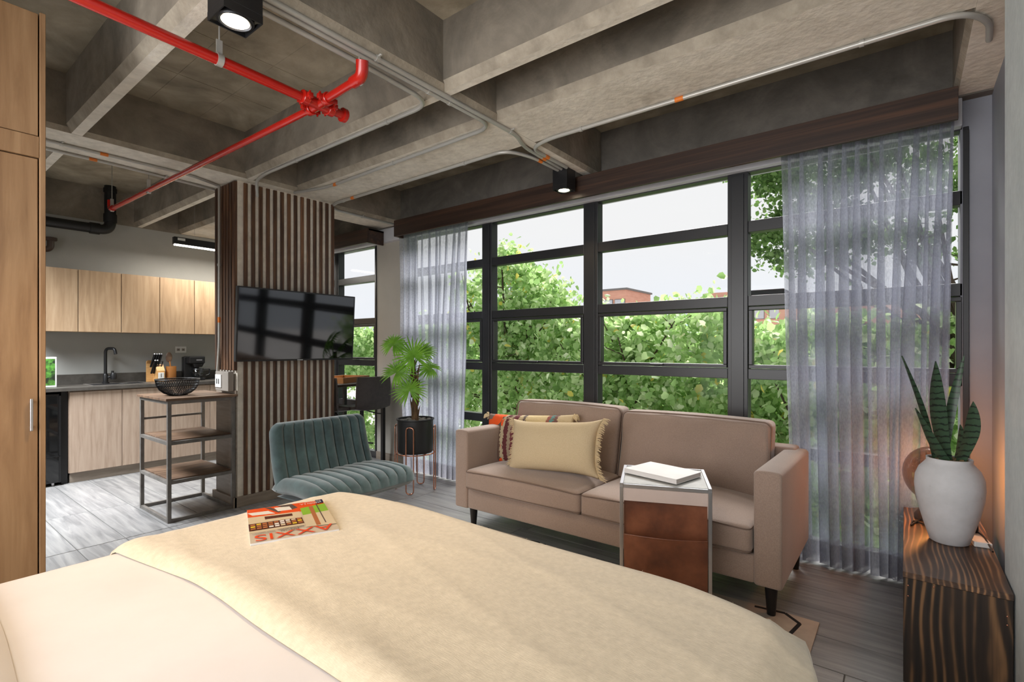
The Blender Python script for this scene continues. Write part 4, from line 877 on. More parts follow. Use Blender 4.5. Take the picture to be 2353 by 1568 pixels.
def rrect(x0, x1, y0, y1, r, zf, n=10):
    P = []
    for cx, cy, a0 in ((x1-r, y0+r, -90), (x1-r, y1-r, 0), (x0+r, y1-r, 90), (x0+r, y0+r, 180)):
        for k in range(n+1):
            a = R(a0+90*k/n); P.append((cx+r*math.cos(a), cy+r*math.sin(a)))
    P.append(P[0]); Q = []
    for a, b in zip(P, P[1:]):
        m = max(1, int(math.dist(a, b)/0.05))
        for k in range(m): x = a[0]+(b[0]-a[0])*k/m; y = a[1]+(b[1]-a[1])*k/m; Q.append((x, y, zf(x, y)))
    Q.append(Q[0]); return Q
for a, b in ((ax0+0.122, xm-0.002), (xm+0.002, ax1-0.126)):
    def crown(p, q, s): return (0, 0.0-0.008*(1-p*p)*(1 if q < -0.9 else 0), (0.040*(1-abs(p)**3)*(1-abs(q)**2.2) if s > 0 else 0)+0.006*math.sin(3*p+q*2)*(s > 0))
    c = obj('seat_cushion', MB().rbox(a, b, ay0-0.03, ay1-0.2, 0.302, 0.432, 0.028, crown=crown, n=14, m=4), 'sofa', sf, smooth=60)
    w2 = (b-a)/2; cxx = (a+b)/2
    piping(rrect(a+0.004, b-0.004, ay0-0.033, ay1-0.2, 0.03, lambda x, y: 0.424+0.012*(1-((x-cxx)/w2)**2)*(y < ay0)), c)
    piping(rrect(a+0.004, b-0.004, ay0-0.033, ay1-0.2, 0.03, lambda x, y: 0.318), c)
for a, b, zt in ((ax0+0.10, L(-1.515, 0)[0], 0.862), (L(-1.508, 0)[0], ax1-0.155, 0.846)):
    yb = ay1-0.13; wv = random.Random(int(zt*1000))
    ph1, ph2 = wv.uniform(0, 6), wv.uniform(0, 6)
    def crown(p, q, s, ph1=ph1, ph2=ph2): # q<0 is the front
        bulge = (1-abs(p)**2.5)*(1-abs(s)**2.5)
        wr_ = 0.005*math.sin(7*p+3*s+ph1)*math.exp(-((s-0.6)/0.35)**2)+0.004*math.sin(11*p-4*s+ph2)
        return (0, (-0.05*bulge-wr_ if q < 0 else 0.02*bulge)+0.05*(s-0.2), 0.010*(1-p*p)*(s > 0.5))
    c = obj('back_cushion', MB().rbox(a, b, yb-0.155, yb+0.0, 0.40, zt, 0.035, crown=crown, n=16, m=4), 'sofa', sf, smooth=60)
    pts = []
    cxx, czz, hw, hz = (a+b)/2, (0.40+zt)/2, (b-a)/2, (zt-0.40)/2
    for (x, z, s_) in rrect(a+0.003, b-0.003, 0.403, zt-0.003, 0.04, lambda x, y: 0):
        s = (z-czz)/hz; pts.append((x, yb-0.150+0.05*(s-0.2), z+0.010*(1-((x-cxx)/hw)**2)*(s > 0.5)))
    piping(pts, c)
for x, y in (L(-2.42, 2.67), L(-0.50, 2.64), L(-2.42, 3.3), L(-0.50, 3.3), L(-1.35, 3.0)):
    obj('leg', MB().lathe([(0.019, 0.011 if y < -0.2 else 0.0), (0.031, 0.165)], (x, y, 0), 16), 'black_plastic', sf, smooth=40)

def pillow(name, label, loc, w, h, T, rot, m, fringe, seed, pinch=0.10, group=None):
    o = thing(name, label, 'cushion', loc); o.rotation_euler = rot; rr = random.Random(seed)
    def S(u, v, sg):
        k = 1-pinch*(1-0.0)*(1-abs(v)**3)*abs(u)**6-0.0; kk = 1-pinch*1.2*(1-abs(u)**3)*abs(v)**6
        t = T*0.5*max(0, (1-abs(u)**2.6))**0.62*max(0, (1-abs(v)**2.6))**0.62
        t += 0.004*math.sin(5*u+3*v+seed)*(1-u*u)*(1-v*v)
        return (w/2*u*k, sg*t, h/2*v*kk)
    mb = MB()
    for sg in (-1, 1): mb.grid(lambda a, b: S(2*a-1, 2*b-1, sg), 36, 24)
    bmesh.ops.remove_doubles(mb.bm, verts=mb.bm.verts[:], dist=0.0005)
    obj('cover', mb, m, o, smooth=180)
    if fringe:
        mb = MB()
        for sd in (-1, 1):
            for i in range(90):
                v = -1+2*i/89; p = Vector(S(sd, v, 1)); L1 = 0.030+rr.random()*0.012
                d = Vector((sd, rr.uniform(-0.5, 0.5), rr.uniform(-0.35, 0.35)-0.25)).normalized()
                q = p+d*L1*0.6; q2 = p+d*L1+Vector((0, 0, -0.006))
                mb.tube([p-d*0.006, q, q2], [0.0035, 0.0028, 0.001], 4, cap=False)
        f = obj('fringe', mb, fringe, o); f['kind'] = 'stuff'
    return o
pk = pillow('patterned_cushion', 'kilim patterned cushion with orange patches behind the plain cream cushion', (-2.17, 2.97, 0.606), 0.76, 0.37, 0.15, (R(-14), R(-3.5), R(3)), 'kilim', None, 3, 0.05)
for sx in (-1, 1):
    for sz in (-1, 1):
        mb = MB()
        for i in range(26):
            a = i*2.4; d = Vector((math.cos(a)*0.6+sx, math.sin(a)*0.6, sz*0.2+math.cos(a*3)*0.5)).normalized(); b = Vector((sx*0.365, 0, sz*0.165))
            mb.tube([b, b+d*0.03, b+d*0.045+Vector((0, 0, -0.01))], [0.004, 0.006, 0.002], 5)
        tsl = obj('tassel', mb, 'cream_wool', pk); 
pillow('plain_cushion', 'cream linen cushion with frayed fringe on both ends, in front on the sofa', (-1.835, 2.80, 0.618), 0.72, 0.375, 0.22, (R(-16), R(-4.2), R(2)), 'cream_linen', 'cream_wool', 8, 0.14)

# ------------------------------------------------------------------ side table with leather pocket, book
stt = thing('side_table', 'slim steel side table with a brown leather magazine pocket', 'table', (-0.885, 2.30, 0), R(37.866-15.5))
TW, TD, TH, q = 0.198, 0.38, 0.62, 0.008
for x in (-TW, TW):
    obj('leg', MB().box(x-q, x+q, -q, q, 0.011, TH-q, b=0.001, seg=1), 'steel_bright', stt)
    obj('arm', MB().box(x-q, x+q, -q, TD, TH-q, TH+q, b=0.001, seg=1), 'steel_bright', stt)
    obj('foot_rail', MB().box(x-q, x+q, q, TD-0.02, 0.011, 0.011+2*q, b=0.001, seg=1), 'steel_bright', stt)
for y, z in ((0.004, TH-0.006), (TD-q, TH), (0.0, 0.019)): obj('cross_rail', MB().box(-TW+q, TW-q, y-q, y+q, z-q, z+q, b=0.001, seg=1), 'steel_bright', stt)
obj('top_panel', MB().box(-TW+q, TW-q, 0.012, TD-2*q, TH-0.004, TH+0.004), mat('grey_stone_top', [(0.3, (150, 150, 146)), (0.7, (178, 178, 174))], noise=14, rough=0.4), stt)
obj('lining_band', MB().box(-TW+q+0.002, TW-q-0.002, -0.002, 0.002, TH-0.075, TH-0.016), 'suede', stt, label='pale lining band of the sling')
def sling(z0, z1, yf, y2):
    mb = MB()
    for o_ in (0.0, 0.004):
        mb.grid(lambda u, v: ((2*u-1)*(TW-q-0.003), yf+(y2-yf)*math.sin(math.pi*u)*v**0.7*1.0+o_+0.004*math.sin(8*u+5*v)*v, z0+(z1-z0)*v), 20, 12)
    return mb
obj('rear_sling', sling(0.12, TH-0.07, 0.012, 0.02), 'leather', stt, smooth=180)
obj('front_pocket', sling(0.10, TH-0.235, -0.004, -0.028), 'leather', stt, smooth=180, label='smooth brown leather pocket front')
obj('pocket_hem', MB().tube([((2*i/20-1)*(TW-q-0.003), -0.004-0.024*math.sin(math.pi*i/20), TH-0.235) for i in range(21)], 0.0035, 6), 'leather', stt, smooth=60)
bk = thing('book', 'plain white-covered book lying on the side table', 'book', (-0.97, 2.49, TH+0.0085), R(78))
obj('cover', MB().box(-0.115, 0.115, -0.15, 0.15, 0, 0.003, b=0.001, seg=1).box(-0.115, 0.115, -0.15, 0.15, 0.021, 0.024, b=0.001, seg=1).box(-0.115, -0.112, -0.15, 0.15, 0.003, 0.021), 'paper', bk)
obj('pages', MB().box(-0.111, 0.110, -0.146, 0.146, 0.003, 0.021), flat('page_block', (206, 196, 190), 0.9), bk)

# ------------------------------------------------------------------ console, vase, lamp
cs = thing('console', 'low dark-stained pine console box against the right wall', 'console', (0.144, 2.945, 0))
obj('top', MB().box(-0.151, 0.151, -0.515, 0.515, 0.398, 0.42, b=0.0015, seg=1), 'pine_y', cs)
for y in (-0.493, 0.515): obj('end_panel', MB().box(-0.150, 0.150, y-0.02, y, 0.0, 0.398, b=0.0015, seg=1), 'pine_z', cs)
obj('side_apron', MB().box(-0.150, -0.13, -0.493, 0.495, 0.29, 0.398, b=0.001, seg=1), 'pine_y', cs)
obj('back_panel', MB().box(0.13, 0.150, -0.493, 0.495, 0.02, 0.398), 'pine_y', cs)
obj('inner_shelf', MB().box(-0.13, 0.13, -0.493, 0.495, 0.27, 0.288), 'pine_y', cs)
mb = MB()
for x, z in ((-0.135, 0.33), (-0.135, 0.37), (0.135, 0.31), (0.135, 0.34), (-0.06, 0.385)): mb.sphere((x, -0.5135, z), 0.0028, (1, 0.5, 1), 8, 6)
nl = obj('nail_heads', mb, 'copper', cs)
VX, VY = 0.152, 2.925
vs_ = thing('vase_plant', 'snake plant in a speckled white egg-shaped cement vase', 'plant', (VX, VY, 0.42))
obj('vase', MB().lathe([(0.0, 0), (0.058, 0.0), (0.068, 0.006), (0.084, 0.06), (0.103, 0.13), (0.117, 0.20), (0.121, 0.245), (0.118, 0.285), (0.105, 0.32), (0.087, 0.342), (0.079, 0.353), (0.080, 0.368), (0.074, 0.368), (0.071, 0.345), (0.0, 0.345)], n=56), 'vase', vs_, smooth=50)
mb = MB(); mb.lathe([(0.0, 0.350), (0.05, 0.352), (0.071, 0.348)], n=24, cap0=False, cap1=False)
for i in range(60):
    a = r5.random()*6.28; d = 0.066*math.sqrt(r5.random()); mb.box(d*math.cos(a)-0.008, d*math.cos(a)+0.008, d*math.sin(a)-0.005, d*math.sin(a)+0.005, 0.35, 0.356+r5.random()*0.01)
so = obj('bark_mulch', mb, 'soil', vs_); so['kind'] = 'stuff'
def blade(base, tip, wid, bow=(0, 0, 0), face=None, twist=0.0, fold=0.25):
    b = Vector(base); t = Vector(tip); n_ = 18; mb = MB(); ax = (t-b).normalized()
    f0 = (Fv*-1 if face is None else Vector(face)).normalized(); rows = []
    for i in range(n_+1):
        s = i/n_; c = b.lerp(t, s)+Vector(bow)*math.sin(math.pi*s); w_ = wid*(0.55+0.6*s if s < 0.45 else 0.82*(1-((s-0.45)/0.55)**2.2)**0.9)+0.0008
        d = ax.cross(f0).normalized(); rot = Matrix.Rotation(twist*s, 3, ax); d = rot @ d; nn = d.cross(ax).normalized()
        rows.append([mb.bm.verts.new(q) for q in (c-d*w_, c-d*w_*0.5+nn*-w_*fold*0.7, c-nn*w_*fold, c+d*w_*0.5-nn*w_*fold*0.7, c+d*w_, c+d*w_*0.5-nn*(w_*fold*0.7+0.004), c-nn*(w_*fold+0.005), c-d*w_*0.5-nn*(w_*fold*0.7+0.004))])
    for p, q in zip(rows, rows[1:]):
        for j in range(8): mb._f([p[j], p[(j+1) % 8], q[(j+1) % 8], q[j]])
    mb._f(rows[0]); mb._f(rows[-1])
    return mb
Z0 = 0.42
def vloc(dx, z, f=0.0): p = Rv*dx+Fv*f; return (p.x, p.y, z-Z0)
for dx0, dx1, zt_, wd_, f0, bow, tw in ((-0.012, -0.058, 1.212, 0.047, 0.0, (-0.012, 0, 0), 0.1), (-0.035, -0.172, 1.235, 0.021, 0.03, (0.02, 0, -0.02), 0.5), (0.01, 0.105, 1.242, 0.022, 0.03, (-0.02, -0.0, -0.03), -0.9), (-0.025, -0.168, 1.01, 0.028, -0.02, (0.012, 0, -0.04), 0.3), (0.022, 0.068, 1.04, 0.038, -0.03, (0.022, 0.0, 0.0), -0.3), (0.05, 0.075, 0.93, 0.022, 0.02, (0.012, 0, 0), 0.0)):
    obj('leaf', blade(vloc(dx0, 0.775, f0), vloc(dx1, zt_, f0*1.4), wd_, (bow[0]*Rv.x, bow[0]*Rv.y, bow[2]), twist=tw), 'snake', vs_, smooth=60)
lp = thing('globe_lamp', 'smoked glass globe table lamp with a glowing bulb behind the white vase', 'lamp', (0.105, 3.255, 0.42))
obj('globe', MB().lathe([(0.06, 0.085)]+[(0.118*math.sin(R(a)), 0.225-0.135*math.cos(R(a))) for a in range(35, 176, 9)]+[(0.005, 0.36)], n=40, cap0=False, cap1=False), 'smoke', lp, smooth=80)
obj('base', MB().lathe([(0.0, 0), (0.07, 0), (0.07, 0.02), (0.05, 0.05), (0.02, 0.055), (0.02, 0.12), (0.0, 0.12)], n=28), 'brown_metal', lp, smooth=40)
obj('bulb', MB().sphere((0, 0, 0.20), 0.030, (1, 1, 1.25), 16, 12), emit('filament_glow', (1.0, 0.50, 0.15), 30), lp, smooth=True)
light('globe_lamp_light', 'POINT', (0.105, 3.255, 0.69), 9, (1.0, 0.42, 0.12), shadow_soft_size=0.03)
lc = (obj('cord', MB().tube(fillet([(0.06, 3.20, 0.426), (0.03, 3.10, 0.426), (0.0+0.02, 3.06, 0.426), (0.03, 3.16, 0.426), (0.07, 3.12, 0.426), (0.10, 3.10, 0.426)], 0.03), 0.0035, 6), 'black_plastic')); lc.parent = lp; lc.location = -Vector(lp.location)
tag(obj('extension_cable', MB().tube(fillet([(0.17, 3.22, 0.43), (0.22, 3.10, 0.455), (0.27, 3.02, 0.45), (0.285, 2.86, 0.43)], 0.05), 0.004, 6), 'black_plastic'), 'black cable arching over the console right of the vase', 'cable')
pa = thing('power_strip', 'white power strip with a black plug on the console beside the vase', 'power strip', (0.245, 3.02, 0.4205), R(10))
obj('body', MB().box(-0.03, 0.03, -0.10, 0.10, 0, 0.022, b=0.004), 'white_plastic', pa)
obj('plug', MB().box(-0.02, 0.02, 0.03, 0.07, 0.022, 0.06, b=0.005), 'black_plastic', pa)

# ------------------------------------------------------------------ bed
BX0, BX1, BY0, BY1, BZ = -1.815, -0.135, -0.98, 1.245, 0.69
bcx, bcy, bhx, bhy = (BX0+BX1)/2, (BY0+BY1)/2, (BX1-BX0)/2, (BY1-BY0)/2
def prof1(a, half, r=0.075):
    """signed arc coordinate -> (plan coordinate, drop)"""
    s = 1 if a >= 0 else -1; a = abs(a)
    f = half-r
    if a <= f: return s*a, 0.0
    t = (a-f)/(r*math.pi/2)
    if t <= 1: return s*(f+r*math.sin(t*math.pi/2)), r*(1-math.cos(t*math.pi/2))
    return s*half, r+(a-f-r*math.pi/2)
def cloth(a, b, off=0.0, amp=0.0, seed=0.0):
    x, dx = prof1(a, bhx); y, dy = prof1(b, bhy)
    u, v = x/bhx, y/bhy
    X = x*(1-0.055*abs(v)**10*(1 if v > 0 else 0)); Y = y*(1-0.075*abs(u)**6*(1 if v > 0 else 0))
    d = math.hypot(dx, dy) if (dx > 0.075 and dy > 0.075) else max(dx, dy)+0.3*min(dx, dy)
    z = BZ-d+0.012*(1-u*u)*(1-v*v)
    dr = min(1.0, d/0.25); fl = 0.018*math.sin(17*a+3)*math.sin(0.7+11*b)*dr
    nx = (1 if dx > 0.03 else 0)*(1 if a > 0 else -1); ny = (1 if dy > 0.03 else 0)*(1 if b > 0 else -1)
    w_ = amp*(math.sin(7*a+2*b+seed)+0.6*math.sin(13*b-5*a+seed*2)+1.1*max(0, math.sin(26*b+7*a+seed))**6+0.9*max(0, math.sin(19*b-3*a+4))**8)
    return Vector((bcx+X+nx*(fl+off)+0.02*nx*dr, bcy+Y+ny*(fl+off)+0.02*ny*dr, z+off+w_*(1-dr)))
bed = thing('bed', 'wide bed with smooth white linen in the foreground', 'bed', (bcx, bcy, 0))
def toB(p): return (p.x-bcx, p.y-bcy, p.z)
AX = bhx+0.36; AY = bhy+0.40
mb = MB(); mb.grid(lambda u, v: toB(cloth((2*u-1)*AX, (2*v-1)*AY)), 110, 130); obj('duvet', mb, 'sheet', bed, smooth=180)
obj('mattress', MB().box(-bhx+0.06, bhx-0.06, -bhy+0.05, bhy-0.08, 0.33, 0.63, b=0.03), 'sheet', bed)
obj('bed_base', MB().box(-bhx+0.06, bhx-0.06, -bhy+0.05, bhy-0.10, 0.06, 0.33, b=0.01), 'oak', bed)
for x in (-0.7, 0.7):
    for y in (-0.95, 0.9): obj('leg', MB().box(x-0.03, x+0.03, y-0.03, y+0.03, 0.012 if y > 0 else 0.0, 0.06), 'black_metal', bed)
# folded-back sheet at the head side
fs = thing('folded_sheet', 'thick fold of white top sheet at the bottom left corner of the bed', 'sheet', (bcx, -0.3, BZ))
mb = MB()
for sg in (0, 1):
    mb.grid(lambda u, v: (lambda p: (p.x-bcx, p.y+0.3, p.z-BZ))(cloth((2*u-1)*(bhx+0.05), -bhy+0.08+v*(0.165-bcy+bhy-0.08)+0.012*math.sin(9*u), 0.004+sg*0.034*min(1, (1-v)*26, v*26+0.0)**0.5+0.0*sg)), 70, 40)
obj('cloth', mb, 'sheet', fs, smooth=180)
# blanket across the foot
bl = thing('blanket', 'cream wool blanket spread across the foot of the bed', 'blanket', (bcx, bcy, 0))
def edge_b(u): e = min(1, max(0, (u-0.17)/0.26)); return 0.458-bcy+0.037*e*e*(3-2*e)+0.005*math.sin(23*u)+0.05*max(0, u-0.6)
def BL(u, v, off):
    a = (2*u-1)*(bhx+0.40); b0 = edge_b(u); b = b0+(bhy+0.42-b0)*v
    return toB(cloth(a, b, off, 0.0018, 1.3))
mb = MB()
def thick(u, v):
    e = min(1.0, v*28); return 0.010+0.006*e
mb.grid(lambda u, v: BL(u, v, 0.004+0.020*math.sqrt(max(0, 1-(1-min(1, v*26))**2))+0.006*math.exp(-((v-0.045)/0.03)**2)), 130, 90)
mb.grid(lambda u, v: BL(u, v, 0.003), 130, 20)
obj('cloth', mb, 'blanket', bl, smooth=180)
# fuzz along the blanket rim
mb = MB(); rf = random.Random(9)
def fz(u, v):
    p = Vector(BL(u, v, 0.019)); d = Vector((rf.uniform(-1, 1), rf.uniform(-1, 1), rf.uniform(0.3, 1.4))).normalized(); l = rf.uniform(0.003, 0.010)
    mb.tube([p, p+d*l*0.6, p+d*l+Vector((rf.uniform(-1, 1), rf.uniform(-1, 1), 0))*0.002], [0.0005, 0.0004, 0.0002], 3, cap=False)
uu = (bhx+0.02)/(bhx+0.40)
for i in range(900):
    t = rf.random(); side = rf.random()
    if side < 0.45: fz(0.5-uu/2+rf.uniform(-0.012, 0.012), rf.uniform(0.02, 0.70))
    else: fz(0.5-uu/2+uu*t, (bhy-edge_b(0.5))/(bhy+0.42-edge_b(0.5))+rf.uniform(-0.03, 0.008))
fzo = obj('fuzz', mb, 'blanket', bl); fzo['kind'] = 'stuff'

# magazine
def text_mesh(txt, size, sx=1.0):
    cu = bpy.data.curves.new('t', 'FONT'); cu.body = txt; cu.size = size; cu.extrude = 0.0; cu.align_x = 'LEFT'
    o = bpy.data.objects.new('t', cu); COL.objects.link(o); dg = bpy.context.evaluated_depsgraph_get(); dg.update()
    me = bpy.data.meshes.new_from_object(o.evaluated_get(dg)); bpy.data.objects.remove(o)
    for v in me.vertices: v.co.x *= sx
    return me
# corners on the blanket: spine-left near, local frame: x to the right of the upright cover, y to its top
MAG_Z = BZ+0.0325
mg = thing('magazine', 'glossy magazine with an orange masthead lying upside down on the blanket', 'magazine', (-1.544, 0.838, MAG_Z))
ang = R(67)        # direction of the masthead edge, seen left to right
mg.rotation_euler = (0, 0, ang+math.pi)
MWd, MHt = 0.238, 0.332                              # cover width (masthead edge) and height
obj('pages', MB().box(-MWd/2, MWd/2, -MHt/2, MHt/2, -0.004, 0.002, b=0.0008, seg=1), 'paper', mg)
obj('cover', MB().box(-MWd/2, MWd/2, -MHt/2, MHt/2, 0.002, 0.0028), flat('cover_stock', (206, 190, 172), 0.25), mg)
HC = {'orange': flat('print_orange', (226, 86, 34), 0.25), 'brown': flat('print_brown', (92, 52, 38), 0.25), 'white': flat('print_white', (232, 226, 222), 0.25), 'green': flat('print_green', (140, 186, 60), 0.25),
      'beam': flat('print_grey', (98, 80, 74), 0.25), 'tan': flat('print_tan', (176, 110, 70), 0.25), 'navy': flat('print_navy', (44, 40, 78), 0.25), 'cream': flat('print_cream', (214, 196, 168), 0.25), 'yel': flat('print_yellow', (226, 190, 60), 0.25)}
def cov(x, y): return (-MWd/2+MWd*x, -MHt/2+MHt*y)   # cover fractions: x right, y up (upright cover)
zc = [0.0030]
def patch(nm, m, *pts):
    zc[0] += 0.00006; mb = MB(); mb._f([mb.bm.verts.new((*cov(*p), zc[0])) for p in pts]); obj(nm, mb, HC[m], mg)
# the photo sees the cover upside down: garden at the cover's left, ceiling picture at its foot
patch('cover_picture', 'orange', (0.0, 0.0), (1, 0.0), (1, 0.27), (0.0, 0.33))
patch('cover_picture', 'beam', (0.42, 0.0), (0.62, 0.0), (0.45, 0.20), (0.36, 0.16))
patch('cover_picture', 'beam', (0.70, 0.02), (0.78, 0.0), (0.62, 0.24), (0.58, 0.22))
patch('cover_picture', 'white', (0.46, 0.08), (0.66, 0.05), (0.62, 0.19), (0.44, 0.20))
patch('cover_picture', 'white', (0.74, 0.13), (1.0, 0.12), (0.94, 0.22), (0.66, 0.25))
patch('cover_picture', 'cream', (0.36, 0.30), (1.0, 0.27), (1.0, 0.75), (0.36, 0.75))
patch('cover_picture', 'brown', (0.46, 0.33), (0.80, 0.31), (0.80, 0.40), (0.46, 0.41))
patch('cover_picture', 'brown', (0.36, 0.50), (1.0, 0.48), (1.0, 0.69), (0.36, 0.69))
for r_ in range(3):
    for c_ in range(9):
        x_ = 0.375+0.069*c_; y_ = 0.505+0.062*r_
        patch('cover_picture', ('tan', 'white', 'tan', 'cream', 'tan', 'yel', 'white', 'tan')[(c_*3+r_*5) % 8], (x_, y_), (x_+0.052, y_), (x_+0.052, y_+0.042), (x_, y_+0.042))
patch('cover_picture', 'green', (0.0, 0.16), (0.34, 0.22), (0.34, 0.46), (0.0, 0.42))
patch('cover_picture', 'cream', (0.0, 0.42), (0.34, 0.46), (0.36, 0.82), (0.0, 0.86))
patch('cover_picture', 'tan', (0.17, 0.20), (0.225, 0.20), (0.235, 0.82), (0.18, 0.82))
patch('cover_picture', 'beam', (0.105, 0.14), (0.12, 0.14), (0.12, 0.78), (0.105, 0.78))
patch('cover_picture', 'navy', (0.0, 0.0), (0.10, 0.0), (0.10, 0.13), (0.0, 0.12))
def cov_text(nm, txt, size, x, y, m, sx=1.0, fit=None):
    me = text_mesh(txt, size, sx)
    if fit:
        w_ = max(v.co.x for v in me.vertices)-min(v.co.x for v in me.vertices)
        for v in me.vertices: v.co.x *= fit*MWd/w_
    zc[0] += 0.00006; p = cov(x, y); o = obj(nm, me, m, mg, loc=(p[0], p[1], zc[0])); return o
OR = flat('masthead_orange', (232, 78, 30), 0.3); INK = flat('ink_grey', (76, 68, 66), 0.4)
cov_text('masthead', 'AXXIS', 0.072, 0.05, 0.84, OR, fit=0.9)
cov_text('headline', 'ESPECIAL', 0.020, 0.44, 0.80, INK, fit=0.22); cov_text('headline', 'REMODELACIÓN', 0.020, 0.38, 0.757, INK, fit=0.30)
cov_text('caption', 'PLATAFORMA ARQUITECTURA', 0.0085, 0.71, 0.80, INK, fit=0.26); cov_text('caption', 'PARA TODOS', 0.0085, 0.72, 0.78, INK)
cov_text('cover_line', 'JARDÍN S.A.', 0.022, 0.03, 0.075, HC['white'], fit=0.3); cov_text('cover_line', 'ESPACIOS', 0.012, 0.03, 0.03, HC['white'], fit=0.22)

# ------------------------------------------------------------------ outside
tag(obj('street', MB().box(-60, 60, 3.9, 110, -4.2, -4.0), 'street'), 'pale paved street and yard below the trees', 'street')
NP = np.random.RandomState(4)
def leaves(n, blobs, size, jitter=0.4, shell=0.55):
    """cloud of folded leaves inside ellipsoids; blobs=(cx,cy,cz,rx,ry,rz,weight)"""
    wts = np.array([b[6] for b in blobs], float); wts /= wts.sum(); idx = NP.choice(len(blobs), n, p=wts); B = np.array(blobs)[idx]
    d = NP.normal(size=(n, 3)); d /= np.linalg.norm(d, axis=1)[:, None]; r = (shell+(1-shell)*NP.rand(n))[:, None]**0.7
    # clumping: pull leaves to random twig centres
    nc = max(60, n//28); ci = NP.randint(0, nc, n); cidx = NP.choice(len(blobs), nc, p=wts); CB = np.array(blobs)[cidx]
    cd = NP.normal(size=(nc, 3)); cd /= np.linalg.norm(cd, axis=1)[:, None]; cr_ = (shell+(1-shell)*NP.rand(nc))[:, None]**0.7
    CC = CB[:, :3]+cd*cr_*CB[:, 3:6]
    sp_ = (0.6+1.1*NP.rand(nc)**2)[ci][:, None]
    pos = CC[ci]+NP.normal(size=(n, 3))*np.array([0.18, 0.15, 0.15])*jitter*2*sp_*(size/0.11)
    t = NP.normal(size=(n, 3)); t[:, 2] -= 0.5; t /= np.linalg.norm(t, axis=1)[:, None]
    u = np.cross(t, NP.normal(size=(n, 3))); u /= np.linalg.norm(u, axis=1)[:, None]; nn = np.cross(t, u)
    s = (size*(0.6+0.8*NP.rand(n)))[:, None]
    c_ = [pos-t*s*0.5, pos-t*s*0.18+u*s*0.38+nn*s*0.10, pos+t*s*0.22+u*s*0.30+nn*s*0.07, pos+t*s*0.52-nn*s*0.06, pos+t*s*0.22-u*s*0.30+nn*s*0.07, pos-t*s*0.18-u*s*0.38+nn*s*0.10]
    V = np.stack(c_, 1).reshape(-1, 3); I = np.arange(n)*6
    F = np.concatenate([np.stack([I, I+1, I+2], 1), np.stack([I, I+2, I+3], 1), np.stack([I, I+3, I+4], 1), np.stack([I, I+4, I+5], 1)])
    me = bpy.data.meshes.new('foliage'); me.vertices.add(len(V)); me.vertices.foreach_set('co', V.ravel()); me.loops.add(F.size); me.polygons.add(len(F))
    me.loops.foreach_set('vertex_index', F.ravel().astype(np.int32)); me.polygons.foreach_set('loop_start', np.arange(0, F.size, 3, dtype=np.int32)); me.update(calc_edges=True); me.validate()
    return me
def tree(label, base, blobs, n, size, m, trunk_r=0.09, group='garden trees beyond the windows', seed=1, nb=16):
    t = thing('tree', label, 'tree', base, group=group); rr = random.Random(seed)
    bl_ = [(b[0]-base[0], b[1]-base[1], b[2]-base[2], *b[3:]) for b in blobs]
    top = max(bl_, key=lambda b: b[2]); mb = MB(); fork = Vector((top[0]*0.4, top[1]*0.4, (top[2])*0.55))
    mb.tube([(0, 0, 0), fork*0.5+Vector((0.1, 0, 0)), fork], [trunk_r, trunk_r*0.8, trunk_r*0.65], 8)
    for i in range(nb):
        b = bl_[i % len(bl_)]; e = Vector((b[0]+rr.uniform(-0.7, 0.7)*b[3], b[1]+rr.uniform(-0.9, 0.3)*b[4], b[2]+rr.uniform(-0.3, 0.75)*b[5])); md = fork.lerp(e, 0.5)+Vector((rr.uniform(-0.3, 0.3), rr.uniform(-0.3, 0.3), rr.uniform(-0.1, 0.4)))
        mb.tube([fork, md, e], [trunk_r*0.5, trunk_r*0.28, 0.008], 6)
        for j in range(3):
            f = md.lerp(e, rr.random()); mb.tube([f, f+Vector((rr.uniform(-0.4, 0.4), rr.uniform(-0.3, 0.3), rr.uniform(-0.2, 0.25)))], [0.014, 0.004], 4)
    obj('trunk', mb, 'leafdark', t, smooth=50)
    fo = obj('foliage', leaves(n, bl_, size), m, t); fo['kind'] = 'stuff'
    return t
tree('broad green garden tree whose crown rises highest behind the left panes of the big window', (-6.9, 9.0, -4.0),
     [(-6.9, 8.6, 2.35, 1.15, 0.9, 1.0, 1.3), (-7.4, 8.6, 1.2, 1.9, 0.9, 1.0, 2.4), (-5.9, 8.5, 1.7, 1.0, 0.8, 0.75, 1.2), (-6.6, 7.9, -0.1, 2.1, 0.9, 1.2, 2.8), (-6.4, 8.0, 3.0, 0.5, 0.4, 0.35, 0.12), (-5.35, 8.3, 2.35, 0.35, 0.3, 0.3, 0.10)], 21000, 0.108, 'leaf', seed=2)
tree('low round green tree filling the middle panes of the big window', (-3.3, 8.2, -4.0),
     [(-4.2, 8.0, 1.1, 1.3, 0.8, 0.95, 2), (-2.6, 7.9, 1.05, 1.4, 0.8, 0.95, 2), (-3.4, 7.4, -0.1, 2.2, 0.8, 1.1, 3)], 19000, 0.108, 'leaf', seed=3)
tree('yellow-flecked green tree behind the right panes and the right curtain', (-0.6, 7.8, -4.0),
     [(-0.9, 7.5, 0.85, 1.1, 0.8, 0.85, 1.5), (0.8, 7.6, 0.9, 1.3, 0.8, 0.9, 1.5), (-0.2, 7.1, -0.3, 2.0, 0.8, 1.0, 2.4)], 14000, 0.108, 'leaf', seed=4)
tree('green tree seen through the narrow window beyond the slatted column', (-10.6, 9.0, -4.0),
     [(-10.6, 8.8, 0.9, 2.0, 0.9, 0.95, 2), (-9.6, 8.6, 1.45, 0.7, 0.6, 0.5, 0.6), (-10.2, 8.2, -0.6, 2.0, 0.8, 1.0, 1.3), (-12.8, 9, 1.0, 1.2, 0.8, 0.9, 1)], 15000, 0.105, 'leaf2', seed=5)
